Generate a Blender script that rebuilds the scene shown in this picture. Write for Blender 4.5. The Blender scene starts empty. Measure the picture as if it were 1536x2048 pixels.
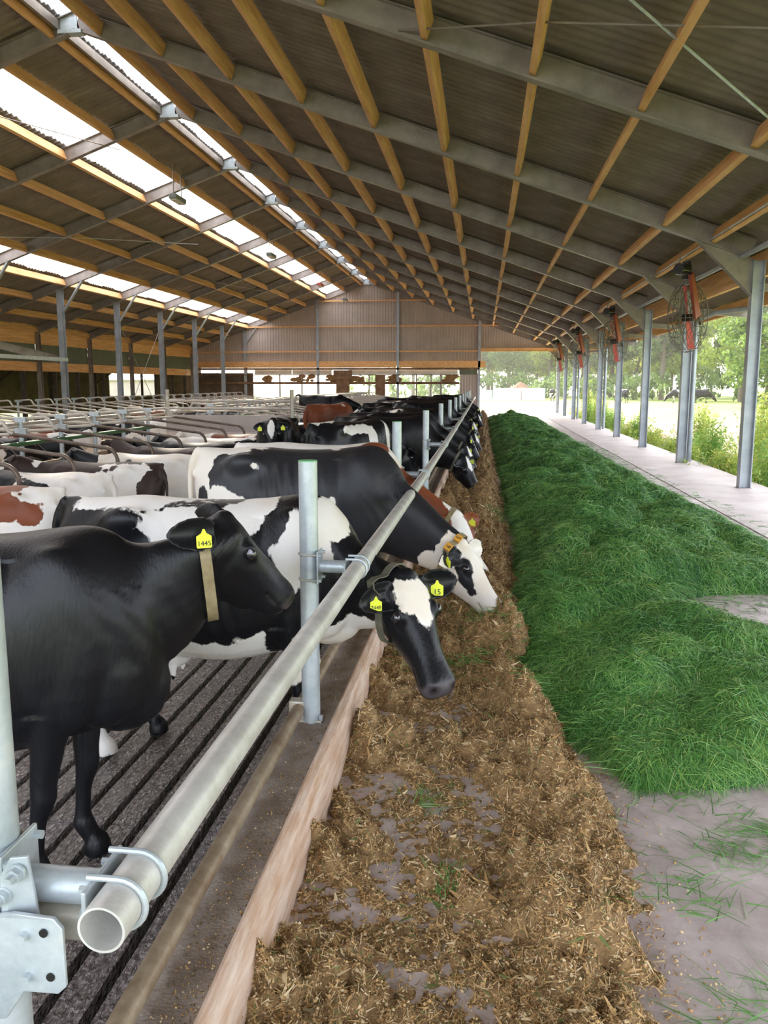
import bpy, math, random
import numpy as np
from mathutils import Vector, Matrix
random.seed(4); RNG = np.random.default_rng(7)
SC = bpy.context.scene; COL = SC.collection
PI = math.pi
# ------------------------------------------------------------------ camera
cam = bpy.data.objects.new('camera', bpy.data.cameras.new('camera')); COL.objects.link(cam)
cam.location = (0, 0, 1.75)
cam.rotation_euler = (math.radians(90-8.82), 0, math.radians(6.81))
cam.data.sensor_fit = 'HORIZONTAL'; cam.data.sensor_width = 36; cam.data.lens = 1656/1536*36
cam.data.clip_end = 900; cam.data.clip_start = 0.05
SC.camera = cam
# ------------------------------------------------------------------ sky, sun, exposure
w = bpy.data.worlds.new('world'); SC.world = w; w.use_nodes = True
wn = w.node_tree; wn.nodes.clear()
sky = wn.nodes.new('ShaderNodeTexSky'); sky.sky_type = 'NISHITA'; sky.sun_disc = False
SUN_EL, SUN_AZ = math.radians(36), math.radians(14)      # azimuth turned left of the barn's axis
sky.sun_elevation = SUN_EL; sky.sun_rotation = -SUN_AZ; sky.dust_density = 4; sky.ozone_density = 1; sky.air_density = 1
mixw = wn.nodes.new('ShaderNodeMix'); mixw.data_type = 'RGBA'; mixw.inputs[0].default_value = .6
mixw.inputs[7].default_value = (5.2, 5.3, 5.6, 1)
bg = wn.nodes.new('ShaderNodeBackground'); bg.inputs[1].default_value = .5
wo = wn.nodes.new('ShaderNodeOutputWorld')
wn.links.new(sky.outputs[0], mixw.inputs[6]); wn.links.new(mixw.outputs[2], bg.inputs[0]); wn.links.new(bg.outputs[0], wo.inputs[0])
sl = bpy.data.lights.new('sun', 'SUN'); sl.energy = 5.5; sl.angle = math.radians(1.5); sl.color = (1, .88, .68)
so = bpy.data.objects.new('sun', sl); COL.objects.link(so)
sd = Vector((-math.sin(SUN_AZ)*math.cos(SUN_EL), math.cos(SUN_AZ)*math.cos(SUN_EL), math.sin(SUN_EL)))
so.rotation_euler = sd.to_track_quat('Z', 'Y').to_euler()
vs = SC.view_settings; vs.view_transform = 'Standard'; vs.look = 'None'; vs.gamma = 1; vs.use_curve_mapping = False
vs.exposure = 1.05
SC.cycles.max_bounces = 10; SC.cycles.diffuse_bounces = 6; SC.cycles.transparent_max_bounces = 16
# ------------------------------------------------------------------ materials
M = {}
def mat(name, col=(.5,.5,.5), rough=.6, metal=0, var=None, vscale=4, bump=0, bscale=30, stretch=(1,1,1), coords='Object', col3=None, spec=None, detail=5):
    m = bpy.data.materials.new(name); m.use_nodes = True; nt = m.node_tree; b = nt.nodes['Principled BSDF']
    b.inputs['Roughness'].default_value = rough; b.inputs['Metallic'].default_value = metal
    b.inputs['Base Color'].default_value = (*col, 1)
    if spec is not None: b.inputs['Specular IOR Level'].default_value = spec
    if var or bump:
        tc = nt.nodes.new('ShaderNodeTexCoord'); mp = nt.nodes.new('ShaderNodeMapping'); mp.inputs['Scale'].default_value = stretch
        nt.links.new(tc.outputs[coords], mp.inputs[0])
        src = mp.outputs[0]
    if var:
        n = nt.nodes.new('ShaderNodeTexNoise'); n.inputs['Scale'].default_value = vscale; n.inputs['Detail'].default_value = detail; n.inputs['Roughness'].default_value = .65
        nt.links.new(src, n.inputs[0])
        r = nt.nodes.new('ShaderNodeValToRGB'); r.color_ramp.elements[0].position = .35; r.color_ramp.elements[1].position = .65
        r.color_ramp.elements[0].color = (*col, 1); r.color_ramp.elements[1].color = (*var, 1)
        if col3:
            e = r.color_ramp.elements.new(.78); e.color = (*col3, 1)
        nt.links.new(n.outputs[0], r.inputs[0]); nt.links.new(r.outputs[0], b.inputs['Base Color'])
    if bump:
        n2 = nt.nodes.new('ShaderNodeTexNoise'); n2.inputs['Scale'].default_value = bscale; n2.inputs['Detail'].default_value = 6
        nt.links.new(src, n2.inputs[0]); bp = nt.nodes.new('ShaderNodeBump'); bp.inputs['Strength'].default_value = bump; bp.inputs['Distance'].default_value = .02
        nt.links.new(n2.outputs[0], bp.inputs['Height']); nt.links.new(bp.outputs[0], b.inputs['Normal'])
    M[name] = m; return m
mat('timber', (.62,.31,.11), .6, var=(.84,.50,.23), vscale=3, stretch=(2,.35,6), bump=.15, bscale=20)
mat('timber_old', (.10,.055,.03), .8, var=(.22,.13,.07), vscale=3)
mat('steel', (.215,.185,.165), .42, .25, var=(.33,.29,.265), vscale=2.5, bump=.04)
mat('steel_post', (.30,.33,.37), .42, .35, var=(.42,.45,.49), vscale=3, bump=.03)
mat('galvanised', (.38,.43,.455), .38, .3, var=(.55,.60,.625), vscale=9, bump=.06, bscale=60, col3=(.66,.66,.62))
mat('galvanised_worn', (.38,.30,.20), .45, .35, var=(.50,.50,.46), vscale=7, bump=.08, bscale=60)
mat('rail_paint', (.52,.50,.46), .42, .25, var=(.70,.69,.66), vscale=9, bump=.08, bscale=70, col3=(.62,.57,.48))
mat('pipe_rust', (.20,.13,.075), .5, .3, var=(.36,.29,.20), vscale=8, bump=.15, bscale=50)
mat('divider_pale', (.42,.37,.31), .5, .2, var=(.58,.53,.46), vscale=6)
mat('divider_dark', (.085,.055,.04), .45, .2, var=(.16,.12,.09), vscale=6)
mat('fibre_cement', (.185,.152,.126), .8, var=(.265,.222,.187), vscale=1.6)
mat('cladding', (.42,.355,.32), .55, .0, var=(.50,.43,.39), vscale=1.2)
mat('cladding_pale', (.72,.70,.64), .7, var=(.6,.56,.5), vscale=2)
mat('cladding_green', (.10,.12,.085), .7, var=(.14,.16,.11), vscale=2)
mat('concrete', (.40,.325,.30), .42, var=(.62,.53,.50), vscale=3.2, bump=.12, bscale=60, col3=(.62,.54,.51))
mat('concrete_pale', (.56,.47,.43), .6, var=(.70,.61,.57), vscale=1.5, bump=.08, bscale=60)
mat('concrete_dirty', (.24,.185,.14), .8, var=(.40,.34,.29), vscale=9, bump=.3, bscale=90)
mat('curb_board', (.50,.30,.18), .55, var=(.74,.58,.46), vscale=5, stretch=(6,.8,6), bump=.25, bscale=30, col3=(.78,.68,.58))
mat('soil', (.22,.15,.09), .9, var=(.33,.25,.16), vscale=3, bump=.3)
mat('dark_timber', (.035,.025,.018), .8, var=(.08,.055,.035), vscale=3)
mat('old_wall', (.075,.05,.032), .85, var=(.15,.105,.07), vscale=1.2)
mat('plastic_green', (.05,.16,.06), .5)
mat('plastic_cap', (.12,.42,.16), .5)
mat('tag_yellow', (.72,.78,.03), .5)
mat('black', (.012,.012,.012), .4)
mat('ink', (.02,.02,.02), .7)
mat('red_paint', (.30,.055,.035), .5, var=(.22,.05,.035), vscale=5)
mat('red_bright', (.62,.10,.09), .45)
mat('wire', (.12,.10,.08), .5, .4)
mat('lamp_grey', (.16,.18,.15), .5)
mat('stall_bed', (.50,.38,.27), .85, var=(.36,.27,.19), vscale=4, bump=.3)
mat('straw_clump', (.20,.11,.045), .9, var=(.34,.20,.09), vscale=6, bump=.6)
# translucent roof light sheet
m = bpy.data.materials.new('rooflight'); m.use_nodes = True; nt = m.node_tree; nt.nodes.clear()
tr = nt.nodes.new('ShaderNodeBsdfTransparent'); tr.inputs[0].default_value = (.93,.94,.96,1)
tl = nt.nodes.new('ShaderNodeBsdfTranslucent'); tl.inputs[0].default_value = (.95,.95,.95,1)
mx = nt.nodes.new('ShaderNodeMixShader'); mx.inputs[0].default_value = .55; ou = nt.nodes.new('ShaderNodeOutputMaterial')
nt.links.new(tr.outputs[0], mx.inputs[1]); nt.links.new(tl.outputs[0], mx.inputs[2]); nt.links.new(mx.outputs[0], ou.inputs[0]); M['rooflight'] = m
# wet slats with the ribbed, glistening rubber relief; wet highlights also put into the base colour
m = mat('wet_slat', (.07,.055,.053), .12, var=(.34,.29,.285), vscale=34)
nt = m.node_tree; b = nt.nodes['Principled BSDF']; tc = nt.nodes.new('ShaderNodeTexCoord')
wv = nt.nodes.new('ShaderNodeTexNoise'); wv.inputs['Scale'].default_value = 48; wv.inputs['Detail'].default_value = 3; wv.inputs['Distortion'].default_value = .8
mp = nt.nodes.new('ShaderNodeMapping'); mp.inputs['Scale'].default_value = (1.5,.55,1); mp.inputs['Rotation'].default_value = (0,0,.35)
nt.links.new(tc.outputs['Object'], mp.inputs[0]); nt.links.new(mp.outputs[0], wv.inputs[0])
bp = nt.nodes.new('ShaderNodeBump'); bp.inputs['Strength'].default_value = 1; bp.inputs['Distance'].default_value = .035
nt.links.new(wv.outputs[0], bp.inputs['Height']); nt.links.new(bp.outputs[0], b.inputs['Normal'])
b.inputs['Specular IOR Level'].default_value = 1; b.inputs['Coat Weight'].default_value = 1; b.inputs['Coat Roughness'].default_value = .08; nt.links.new(bp.outputs[0], b.inputs['Coat Normal'])
# ------------------------------------------------------------------ mesh helpers
def V(*a): return Vector(a)
class MB:
    def __init__(s): s.v = []; s.f = []
    def add(s, vs, fs):
        n = len(s.v); s.v += [tuple(p) for p in vs]; s.f += [tuple(i+n for i in f) for f in fs]; return s
    def box(s, a, b, R=None, c=None):
        x0,y0,z0 = a; x1,y1,z1 = b
        p = [Vector((x,y,z)) for z in (z0,z1) for y in (y0,y1) for x in (x0,x1)]
        if R is not None: c = c or V(0,0,0); p = [R @ (q-c) + c for q in p]
        return s.add(p, [(0,2,3,1),(4,5,7,6),(0,1,5,4),(2,6,7,3),(0,4,6,2),(1,3,7,5)])
    def bar(s, a, b, w, h, up=(0,0,1)):
        """box from a to b, width w across, height h along up (top edge of section centred)"""
        a = Vector(a); b = Vector(b); d = (b-a).normalized(); u = Vector(up); sd_ = d.cross(u).normalized(); u = sd_.cross(d)
        p = [q + sd_*sx*w/2 + u*sz*h/2 for q in (a,b) for sz in (-1,1) for sx in (-1,1)]
        return s.add(p, [(0,1,3,2),(4,6,7,5),(0,2,6,4),(1,5,7,3),(0,4,5,1),(2,3,7,6)])
    def ibeam(s, a, b, w, h, t=.012, up=(0,0,1)):
        a = Vector(a); b = Vector(b); d = (b-a).normalized(); u = Vector(up); sd_ = d.cross(u).normalized(); u = sd_.cross(d)
        s.bar(a+u*(h/2-t/2), b+u*(h/2-t/2), w, t, u); s.bar(a-u*(h/2-t/2), b-u*(h/2-t/2), w, t, u); s.bar(a, b, t*.8, h-2*t, u); return s
    def tube(s, pts, r, n=12, cap=True, closed=False):
        pts = [Vector(p) for p in pts]; N = len(pts); R = r if isinstance(r,(list,tuple)) else [r]*N
        vs = []; prev = None
        for i,p in enumerate(pts):
            if closed: d = (pts[(i+1)%N]-pts[i-1]).normalized()
            else: d = (pts[min(i+1,N-1)]-pts[max(i-1,0)]).normalized()
            if prev is None:
                u = Vector((0,0,1)) if abs(d.z)<.9 else Vector((0,1,0))
                u = (u-d*u.dot(d)).normalized()
            else: u = (prev-d*prev.dot(d)).normalized()
            prev = u; w_ = d.cross(u)
            vs += [p+(u*math.cos(2*PI*k/n)+w_*math.sin(2*PI*k/n))*R[i] for k in range(n)]
        fs = []
        for i in range(N if closed else N-1):
            j = (i+1)%N
            fs += [(i*n+k, i*n+(k+1)%n, j*n+(k+1)%n, j*n+k) for k in range(n)]
        if cap and not closed: fs += [tuple(reversed(range(n))), tuple(range((N-1)*n, N*n))]
        return s.add(vs, fs)
    def pipe(s, a, b, r, t=.005, n=32):
        """hollow round pipe, open ends"""
        a = Vector(a); b = Vector(b); d = (b-a).normalized(); u = Vector((0,0,1)) if abs(d.z)<.9 else Vector((0,1,0)); u = (u-d*u.dot(d)).normalized(); w_ = d.cross(u)
        vs = [p+(u*math.cos(2*PI*k/n)+w_*math.sin(2*PI*k/n))*q for p,q in ((a,r),(b,r),(b,r-t),(a,r-t)) for k in range(n)]
        fs = [(i*n+k, i*n+(k+1)%n, ((i+1)%4)*n+(k+1)%n, ((i+1)%4)*n+k) for i in range(4) for k in range(n)]
        return s.add(vs, fs)
    def ell(s, c, r, R=None, n=16, m=10):
        c = Vector(c); vs = []; fs = []
        for i in range(m+1):
            a = PI*i/m
            for k in range(n):
                q = Vector((r[0]*math.sin(a)*math.cos(2*PI*k/n), r[1]*math.sin(a)*math.sin(2*PI*k/n), r[2]*math.cos(a)))
                vs.append(c + (R @ q if R is not None else q))
        for i in range(m):
            fs += [(i*n+k, (i+1)*n+k, (i+1)*n+(k+1)%n, i*n+(k+1)%n) for k in range(n)]
        return s.add(vs, fs)
    def mesh(s, name):
        me = bpy.data.meshes.new(name); me.from_pydata(s.v, [], s.f); me.validate(); me.update(); return me
    def build(s, name, m, parent=None, smooth=False, bevel=0):
        o = bpy.data.objects.new(name, s.mesh(name)); COL.objects.link(o); o.data.materials.append(M[m] if isinstance(m,str) else m)
        if smooth: shade(o.data)
        if bevel:
            md = o.modifiers.new('bevel','BEVEL'); md.width = bevel; md.segments = 2; md.limit_method = 'ANGLE'
        if parent: o.parent = parent
        return o
def shade(me, ang=40):
    me.polygons.foreach_set('use_smooth', [True]*len(me.polygons))
    try: me.set_sharp_from_angle(angle=math.radians(ang))
    except Exception: pass
def tag(o, label=None, cat=None, group=None, kind=None):
    if label: o['label'] = label
    if cat: o['category'] = cat
    if group: o['group'] = group
    if kind: o['kind'] = kind
    return o
def empty(name, loc=(0,0,0), rz=0, **k):
    o = bpy.data.objects.new(name, None); COL.objects.link(o); o.location = loc; o.rotation_euler = (0,0,rz); o.empty_display_size = .1
    return tag(o, **k)
def struct(name, mb, m, **k):
    o = mb.build(name, m, **k); o['kind'] = 'structure'; return o
def inst(me, name, parent=None, loc=(0,0,0), rot=(0,0,0), sc=(1,1,1)):
    o = bpy.data.objects.new(name, me); COL.objects.link(o); o.location = loc; o.rotation_euler = rot; o.scale = sc
    if parent: o.parent = parent
    return o
def grid_mesh(name, X, Y, Z):
    """quad mesh from 2-D arrays"""
    ny, nx = X.shape; me = bpy.data.meshes.new(name)
    co = np.stack([X,Y,Z],-1).reshape(-1,3).astype(np.float32)
    i = np.arange((ny-1)*(nx-1)); r = i//(nx-1); c = i%(nx-1); a = r*nx+c
    q = np.stack([a,a+1,a+nx+1,a+nx],1).astype(np.int32)
    return np_mesh(me, co, q)
def np_mesh(me, co, q):
    k = q.shape[1]
    me.vertices.add(len(co)); me.vertices.foreach_set('co', co.astype(np.float32).ravel())
    me.loops.add(q.size); me.loops.foreach_set('vertex_index', q.astype(np.int32).ravel())
    me.polygons.add(len(q)); me.polygons.foreach_set('loop_start', np.arange(0,q.size,k,dtype=np.int32))
    me.update(calc_edges=True); me.polygons.foreach_set('use_smooth', np.ones(len(q),bool)); return me
def snoise(P, seed, octs=4, base=1.0, gain=.5):
    """smooth band-limited pseudo-noise: sums of warped sines, P (N,3) -> about -1..1"""
    r = np.random.default_rng(seed); P = np.asarray(P, float); out = np.zeros(len(P)); amp = 1; tot = 0; fr = base
    Q = P.copy()
    for o in range(octs):
        acc = np.zeros(len(P))
        for k in range(5):
            d = r.normal(size=3); d /= np.linalg.norm(d); acc += np.sin((Q@d)*fr*r.uniform(.7,1.4)*2*PI + r.uniform(0,6.28) + 1.3*np.sin((Q@r.normal(size=3))*fr*2+r.uniform(0,6.28)))
        out += amp*acc/2.6; tot += amp; amp *= gain; fr *= 2.03
    return out/tot
# ------------------------------------------------------------------ structure of the barn
FY = [14.5+4.55*i for i in range(-4, 9)]           # portal frames; the last stands in the end wall
YE = 50.9
RX, EX, LX = -7.0, 4.38, -14.75                   # ridge, right column row, left inner column row
SL = .351
def zr(x): return 7.70 - SL*abs(x-RX)             # underside of rafters
EAVE_R, EAVE_L = 5.75, -18.6
# ceiling slopes: sheets, purlins, rooflights
def sheet_mesh(w, l, name, waves=6):
    """corrugated sheet: w along local X (= barn axis), l down local -Y, corrugation along Y"""
    n = waves*4; xs = np.linspace(0, w, n+1); z = .036*np.cos(np.arange(n+1)*PI/2)
    X = np.stack([xs, xs]); Y = np.stack([np.zeros(n+1), np.full(n+1, l)]); return grid_mesh(name, X, Y, np.stack([z, z]))
Y0, Y1 = FY[0]-.4, YE+.2
ceil_r = empty('ceiling', kind='structure'); ceil_l = empty('ceiling', kind='structure')
PR = [-6.58,-5.5,-4.31,-3.09,-1.87,-.70,.50,1.69,2.90,3.68]
PL = [-7.47,-8.5,-9.67,-10.9,-12.11,-13.32,-14.55,-15.8,-17.0,-18.2]
cosA = 1/math.sqrt(1+SL*SL)
def slope_sheets(xs, side, parent, rl=()):
    W = 1.06; ny = int((Y1-Y0)/W)
    W = (Y1-Y0)/ny
    for k in range(len(xs)-1):
        xa, xb = xs[k], xs[k+1]; L = abs(xb-xa)/cosA + .12
        me = sheet_mesh(W+.05, L, 'roof_sheet'); light = k in rl
        me.materials.append(M['rooflight' if light else 'fibre_cement'])
        ang = math.atan(SL)
        for j in range(ny):
            o = inst(me, 'rooflight_sheet' if light else 'roof_sheet', parent)
            # local X -> world Y, local Y -> down slope
            dx = side; Rm = Matrix(((0, side*cosA, 0),(1, 0, 0),(0, -SL*cosA, 1))).to_4x4()
            Rm = Matrix(((0, side*cosA, side*SL*cosA, xa),(1, 0, 0, Y0+j*W),(0, -SL*cosA, cosA, zr(xa)+.352+.030*(j%2)+.012*(k%2)),(0,0,0,1)))
            o.matrix_world = Rm
slope_sheets([-6.78,-4.31,-1.87,.50,2.90,EAVE_R], 1, ceil_r)
slope_sheets([-7.03,-7.31,-8.56,-9.62,-12.11,-13.38,-14.5,-16.4,EAVE_L], -1, ceil_l, rl=(0,2,5))
# ridge cap closes the right of the ridge rooflight
rc = MB(); rc.box((-7.03,Y0,zr(RX)+.33),(-6.73,Y1,zr(RX)+.38)); rc.build('ridge_cap','fibre_cement',ceil_r)
def purlin_piece(x, ya, yb, side, parent, m='timber', h=.22, wd=.075):
    mb = MB(); nrm = Vector((side*SL*cosA, 0, cosA)); c = Vector((x, 0, zr(x)+.05+h/2))
    n = 5
    for_pts = [(ya+(yb-ya)*i/n) for i in range(n+1)]
    mb.bar(c+V(0,ya,0), c+V(0,yb,0), wd, h, nrm)
    return mb.build('purlin', m, parent)
for i in range(len(FY)-1):
    a, b = FY[i]+.02, FY[i+1]-.02
    for x in PR: purlin_piece(x, a, b, 1, ceil_r)
    for j, x in enumerate(PL): purlin_piece(x, a, b, -1, ceil_l)
    mb = MB(); mb.bar((-7.35,a,zr(-7.35)+.22),(-7.35,b,zr(-7.35)+.22),.07,.16); mb.build('ridge_trimmer','steel',ceil_l)
# eave beams on the right: deep timber between the columns, fascia further out
    mb = MB(); mb.bar((4.62,a,3.72),(4.62,b,3.72),.09,.42); mb.build('eave_beam','timber',ceil_r)
    mb = MB(); mb.bar((5.62,a,3.44),(5.62,b,3.44),.06,.26); mb.build('fascia_board','timber',ceil_r)
    mb = MB(); mb.tube([(4.1,a,3.78),(4.1,b,3.78)],.045,10); mb.build('eave_tube','steel_post',ceil_r,smooth=True)
    mb = MB(); mb.tube([(3.60,a,zr(3.6)+.07),(3.60,b,zr(3.6)+.07)],.014,8); mb.build('cable_conduit','galvanised',ceil_r)
# steel portal frames
ORD = ['behind the camera','just behind the camera','above the camera','first in view overhead, cut by the top of the picture','second in view, at the nearest right column','third in view','fourth in view','fifth in view','sixth in view','seventh in view','eighth in view','ninth in view','standing against the end wall']
for i, y in enumerate(FY):
    fr = empty('steel_portal_frame', (0,y,0), label='grey steel portal frame of columns and rafters, %s' % (ORD[i+1] if i < 2 else ORD[i] if i > 3 else ORD[i]), cat='steel frame', group='steel portal frames carrying the roof')
    fr['label'] = 'galvanised steel portal frame with rafters and right column, ' + ['farthest behind the camera','second behind the camera','almost above the camera','topmost one crossing the upper right corner','meeting the nearest right column','second from the nearest right column','third from the nearest right column','fourth from the nearest right column','fifth from the nearest right column','sixth from the nearest right column','seventh from the nearest right column','eighth, last before the end wall','touching the corrugated end wall'][i]
    h = .30
    for nm, xa, xb in (('rafter',RX+.0,4.28),('rafter',RX-.0,-18.3)):
        s_ = 1 if xb > xa else -1
        mb = MB(); mb.ibeam((xa,0,zr(xa)+h/2),(xb,0,zr(xb)+h/2),.15,h,.014); mb.build(nm,'steel',fr)
    mb = MB(); mb.box((RX-.3,-.012,zr(RX)+.02),(RX+.0,.012,zr(RX)+.30)); mb.box((RX-.32,-.09,zr(RX)-.06),(RX+.1,.09,zr(RX)+.0)); mb.build('ridge_plate','galvanised',fr)
    mb = MB(); mb.ibeam((EX,0,0),(EX,0,3.72),.18,.19,.016,(1,0,0)); mb.build('column','steel_post',fr)
    mb = MB(); mb.box((EX-.11,-.1,0.0),(EX+.11,.1,.02)); mb.build('base_plate','steel',fr)
    # haunch: web triangle and flange
    p = [(3.42,zr(3.42)),(EX-.09,zr(4.3)+.02),(EX-.09,3.18)]
    mb = MB(); mb.add([(x,-.006,z) for x,z in p]+[(x,.006,z) for x,z in p],[(0,1,2),(5,4,3),(0,3,4,1),(1,4,5,2),(2,5,3,0)]); mb.bar((3.40,0,zr(3.4)),(EX-.09,0,3.17),.15,.014); mb.build('knee_brace','steel',fr)
    mb = MB(); mb.ibeam((EX+.05,0,3.30),(5.6,0,3.22),.08,.12,.01); mb.build('eave_bracket','steel',fr)
    if i >= 3 or True:
        mb = MB(); mb.ibeam((LX,0,-.15),(LX,0,zr(LX)),.18,.20,.016,(0,1,0)); mb.build('column','steel_post',fr)
        mb = MB(); mb.bar((LX+.1,0,zr(LX)-.75),(LX+.85,0,zr(LX+.85)),.12,.05); mb.build('knee_brace','steel_post',fr)
        mb = MB(); mb.ibeam((-18.2,0,-.15),(-18.2,0,zr(-18.2)),.16,.18,.014,(0,1,0)); mb.build('column','steel',fr)
# right downpipes
for k, y in enumerate((19.35, 33.0, 42.1)):
    mb = MB(); mb.tube([(4.62,y,0),(4.62,y,3.1),(4.9,y-.5,3.25),(5.5,y-1.4,3.28)],.055,14); o = mb.build('downpipe','steel_post',smooth=True)
    tag(o,['grey round downpipe beside the second visible right column','grey round downpipe beside the fifth visible right column','grey round downpipe beside the seventh visible right column'][k],'pipe','downpipes along the open side')
# end wall
wl = empty('wall_end', kind='structure')
def corr_wall(x0, x1, zb, ztop, y, m, parent, pitch=.17, name='cladding_sheet', wmax=1.05):
    n = max(1, round((x1-x0)/wmax)); W = (x1-x0)/n
    for k in range(n):
        a = x0+k*W; q = max(3,round(W/pitch)); xs = []; zs = []
        for j in range(q):
            u = a+W*j/q; d = W/q
            xs += [u, u+d*.55, u+d*.62, u+d*.92]; zs += [0,0,.035,.035]
        xs.append(a+W); zs.append(0); xs = np.array(xs); yy = y-np.array(zs)
        T = np.array([ztop(x) for x in xs]); B = np.full(len(xs), zb)
        me = grid_mesh(name, np.stack([xs,xs]), np.stack([yy,yy]), np.stack([B,T])); me.polygons.foreach_set('use_smooth',[False]*len(me.polygons)); me.materials.append(M[m]); inst(me, name, parent)
corr_wall(-18.6,-.19,2.95,lambda x: zr(x)+.42,YE+.1,'cladding',wl)
corr_wall(-.19,EX+.2,3.78,lambda x: zr(x)+.42,YE+.1,'cladding',wl)
corr_wall(-1.45,-.3,.0,lambda x: 2.35,YE+.1,'cladding',wl)
for x in (-10.16,-5.22,-.31):
    mb = MB(); mb.ibeam((x,YE-.05,0),(x,YE-.05,zr(x)+.1),.14,.14,.012,(0,1,0)); mb.build('wall_post','steel_post',wl)
def girt(x0,x1,z,h=.075,d=.1,name='girt',m='timber'):
    mb = MB(); mb.box((x0,YE-.12,z-h/2),(x1,YE-.12+d,z+h/2)); mb.build(name,m,wl)
edges = [-18,-10.25,-5.3,-.38]
for z in (6.69,5.18,3.68):
    xl = RX-(7.9-z)/SL; xr = RX+(7.9-z)/SL
    segs = [(xl,-10.25),(-10.07,-5.31),(-5.13,min(xr,-.4)),(-.22,xr)]
    for a,b in segs:
        a = max(a,xl); b = min(b,EX)
        if b-a > .2: girt(a,b,z)
girt(-.2,EX,3.76,.12,.14,'lintel_beam')
for a,b in ((-18,-10.25),(-10.07,-5.31),(-5.13,.05)): girt(a,b,2.9,.38,.12,'lintel_beam')
girt(-18,-.3,2.64,.12,.1,'dark_rail','timber_old')
for k,(a,b) in enumerate(((-14.2,-11.8),(-11.8,-9.3),(-8.3,-5.3),(-5.3,-1.55))): mb = MB(); mb.box((a,YE+.05,2.30),(b-.03,YE+.09,2.58)); mb.build('fascia_panel','cladding_pale',wl)
mb = MB(); mb.box((-1.5,YE+.02,2.28),(-.4,YE+.06,2.60)); mb.build('green_panel','cladding_green',wl)
girt(-18,-1.5,1.78,.14,.1,'middle_rail','timber_old')
girt(-18,-1.5,2.27,.05,.1,'upper_rail','timber_old')
for x in (-12.6,-11.2,-7.0,-4.1,-3.2,-2.6):
    mb = MB(); mb.box((x-.04,YE,.0),(x+.04,YE+.08,2.3)); mb.build('mullion','steel',wl)
for (a,b) in ((-13.6,-13.2),(-11.8,-10.35),(-9.7,-8.9),(-8.5,-7.3),(-5.9,-5.0),(-2.4,-1.6)):
    mb = MB(); 
    for q in range(14):
        c_ = V(random.uniform(a+.1,b-.1),YE+.05,random.uniform(1.9,2.2)); mb.ell(c_,(random.uniform(.12,.3),.05,random.uniform(.06,.16)),n=8,m=5)
    mb.build('hessian_remnant','straw_clump',wl)
mb = MB(); mb.box((-9.0,YE-.3,0),(-8.2,YE-.0,2.45)); mb.box((-9.15,YE-.35,2.0),(-8.05,YE+.0,2.55)); mb.build('boarded_pier','timber_old',wl)
mb = MB(); mb.box((-6.6,YE-.15,0),(-6.0,YE,2.25)); mb.build('boarded_pier','timber_old',wl)
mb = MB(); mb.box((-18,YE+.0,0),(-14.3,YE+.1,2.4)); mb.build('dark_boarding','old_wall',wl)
mb = MB(); mb.box((-14.3,YE+.05,-.1),(-1.45,YE+.15,.62)); mb.build('plinth_panel','concrete_pale',wl)
# left wall (old barn joins here)
ws = empty('wall_left', kind='structure')
for i in range(len(FY)-1):
    a, b = FY[i]+.1, FY[i+1]-.1
    mb = MB(); mb.box((-18.35,a,2.62),(-18.28,b,3.35)); mb.build('green_panel','cladding_green',ws)
    mb = MB(); mb.box((-18.36,a,2.25),(-18.26,b,2.62)); mb.build('timber_beam','timber',ws)
    mb = MB(); mb.box((-18.36,a-.1,3.35),(-18.26,b+.1,4.12)); mb.build('timber_beam','timber',ws)
    mb = MB(); mb.box((-18.30,a+1.2,-.15),(-18.2,a+1.3,2.25)); mb.box((-18.35,a+3.2,-.15),(-18.2,a+3.35,2.25)); mb.build('stud','dark_timber',ws)
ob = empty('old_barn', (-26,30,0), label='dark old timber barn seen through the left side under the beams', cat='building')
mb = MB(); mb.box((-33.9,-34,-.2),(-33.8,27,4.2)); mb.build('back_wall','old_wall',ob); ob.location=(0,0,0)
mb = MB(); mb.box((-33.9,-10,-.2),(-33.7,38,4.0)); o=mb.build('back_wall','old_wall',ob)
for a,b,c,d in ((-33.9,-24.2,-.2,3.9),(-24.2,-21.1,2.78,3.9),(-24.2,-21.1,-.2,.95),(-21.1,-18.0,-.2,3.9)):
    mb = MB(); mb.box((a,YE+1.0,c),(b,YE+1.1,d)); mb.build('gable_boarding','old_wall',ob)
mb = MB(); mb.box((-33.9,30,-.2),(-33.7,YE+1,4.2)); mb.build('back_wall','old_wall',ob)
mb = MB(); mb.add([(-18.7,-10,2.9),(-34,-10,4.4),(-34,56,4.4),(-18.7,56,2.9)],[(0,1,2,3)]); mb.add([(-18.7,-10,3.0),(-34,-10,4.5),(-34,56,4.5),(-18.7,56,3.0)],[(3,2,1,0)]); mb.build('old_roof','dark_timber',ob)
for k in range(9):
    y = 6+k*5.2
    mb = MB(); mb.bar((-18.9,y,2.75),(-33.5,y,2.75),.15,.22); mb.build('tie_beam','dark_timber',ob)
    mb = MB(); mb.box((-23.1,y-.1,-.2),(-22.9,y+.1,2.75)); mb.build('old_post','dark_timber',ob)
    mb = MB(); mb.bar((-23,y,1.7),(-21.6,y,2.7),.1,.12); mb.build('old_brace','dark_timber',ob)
hs = empty('outbuilding',(-30,66,0),label='pale outbuilding with a white tiled roof seen through the left opening',cat='building')
mb = MB(); mb.box((-10,-.1,0),(8,.1,2.1)); mb.build('outer_wall','cladding',hs)
mb = MB(); mb.add([(-10.3,-.4,2.1),(8.3,-.4,2.1),(8.3,4,4.2),(-10.3,4,4.2),(-10.3,-.4,2.02),(8.3,-.4,2.02),(8.3,4,4.1),(-10.3,4,4.1)],[(0,1,2,3),(7,6,5,4),(0,4,5,1)]); mb.build('pitched_roof','cladding_pale',hs)
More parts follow.
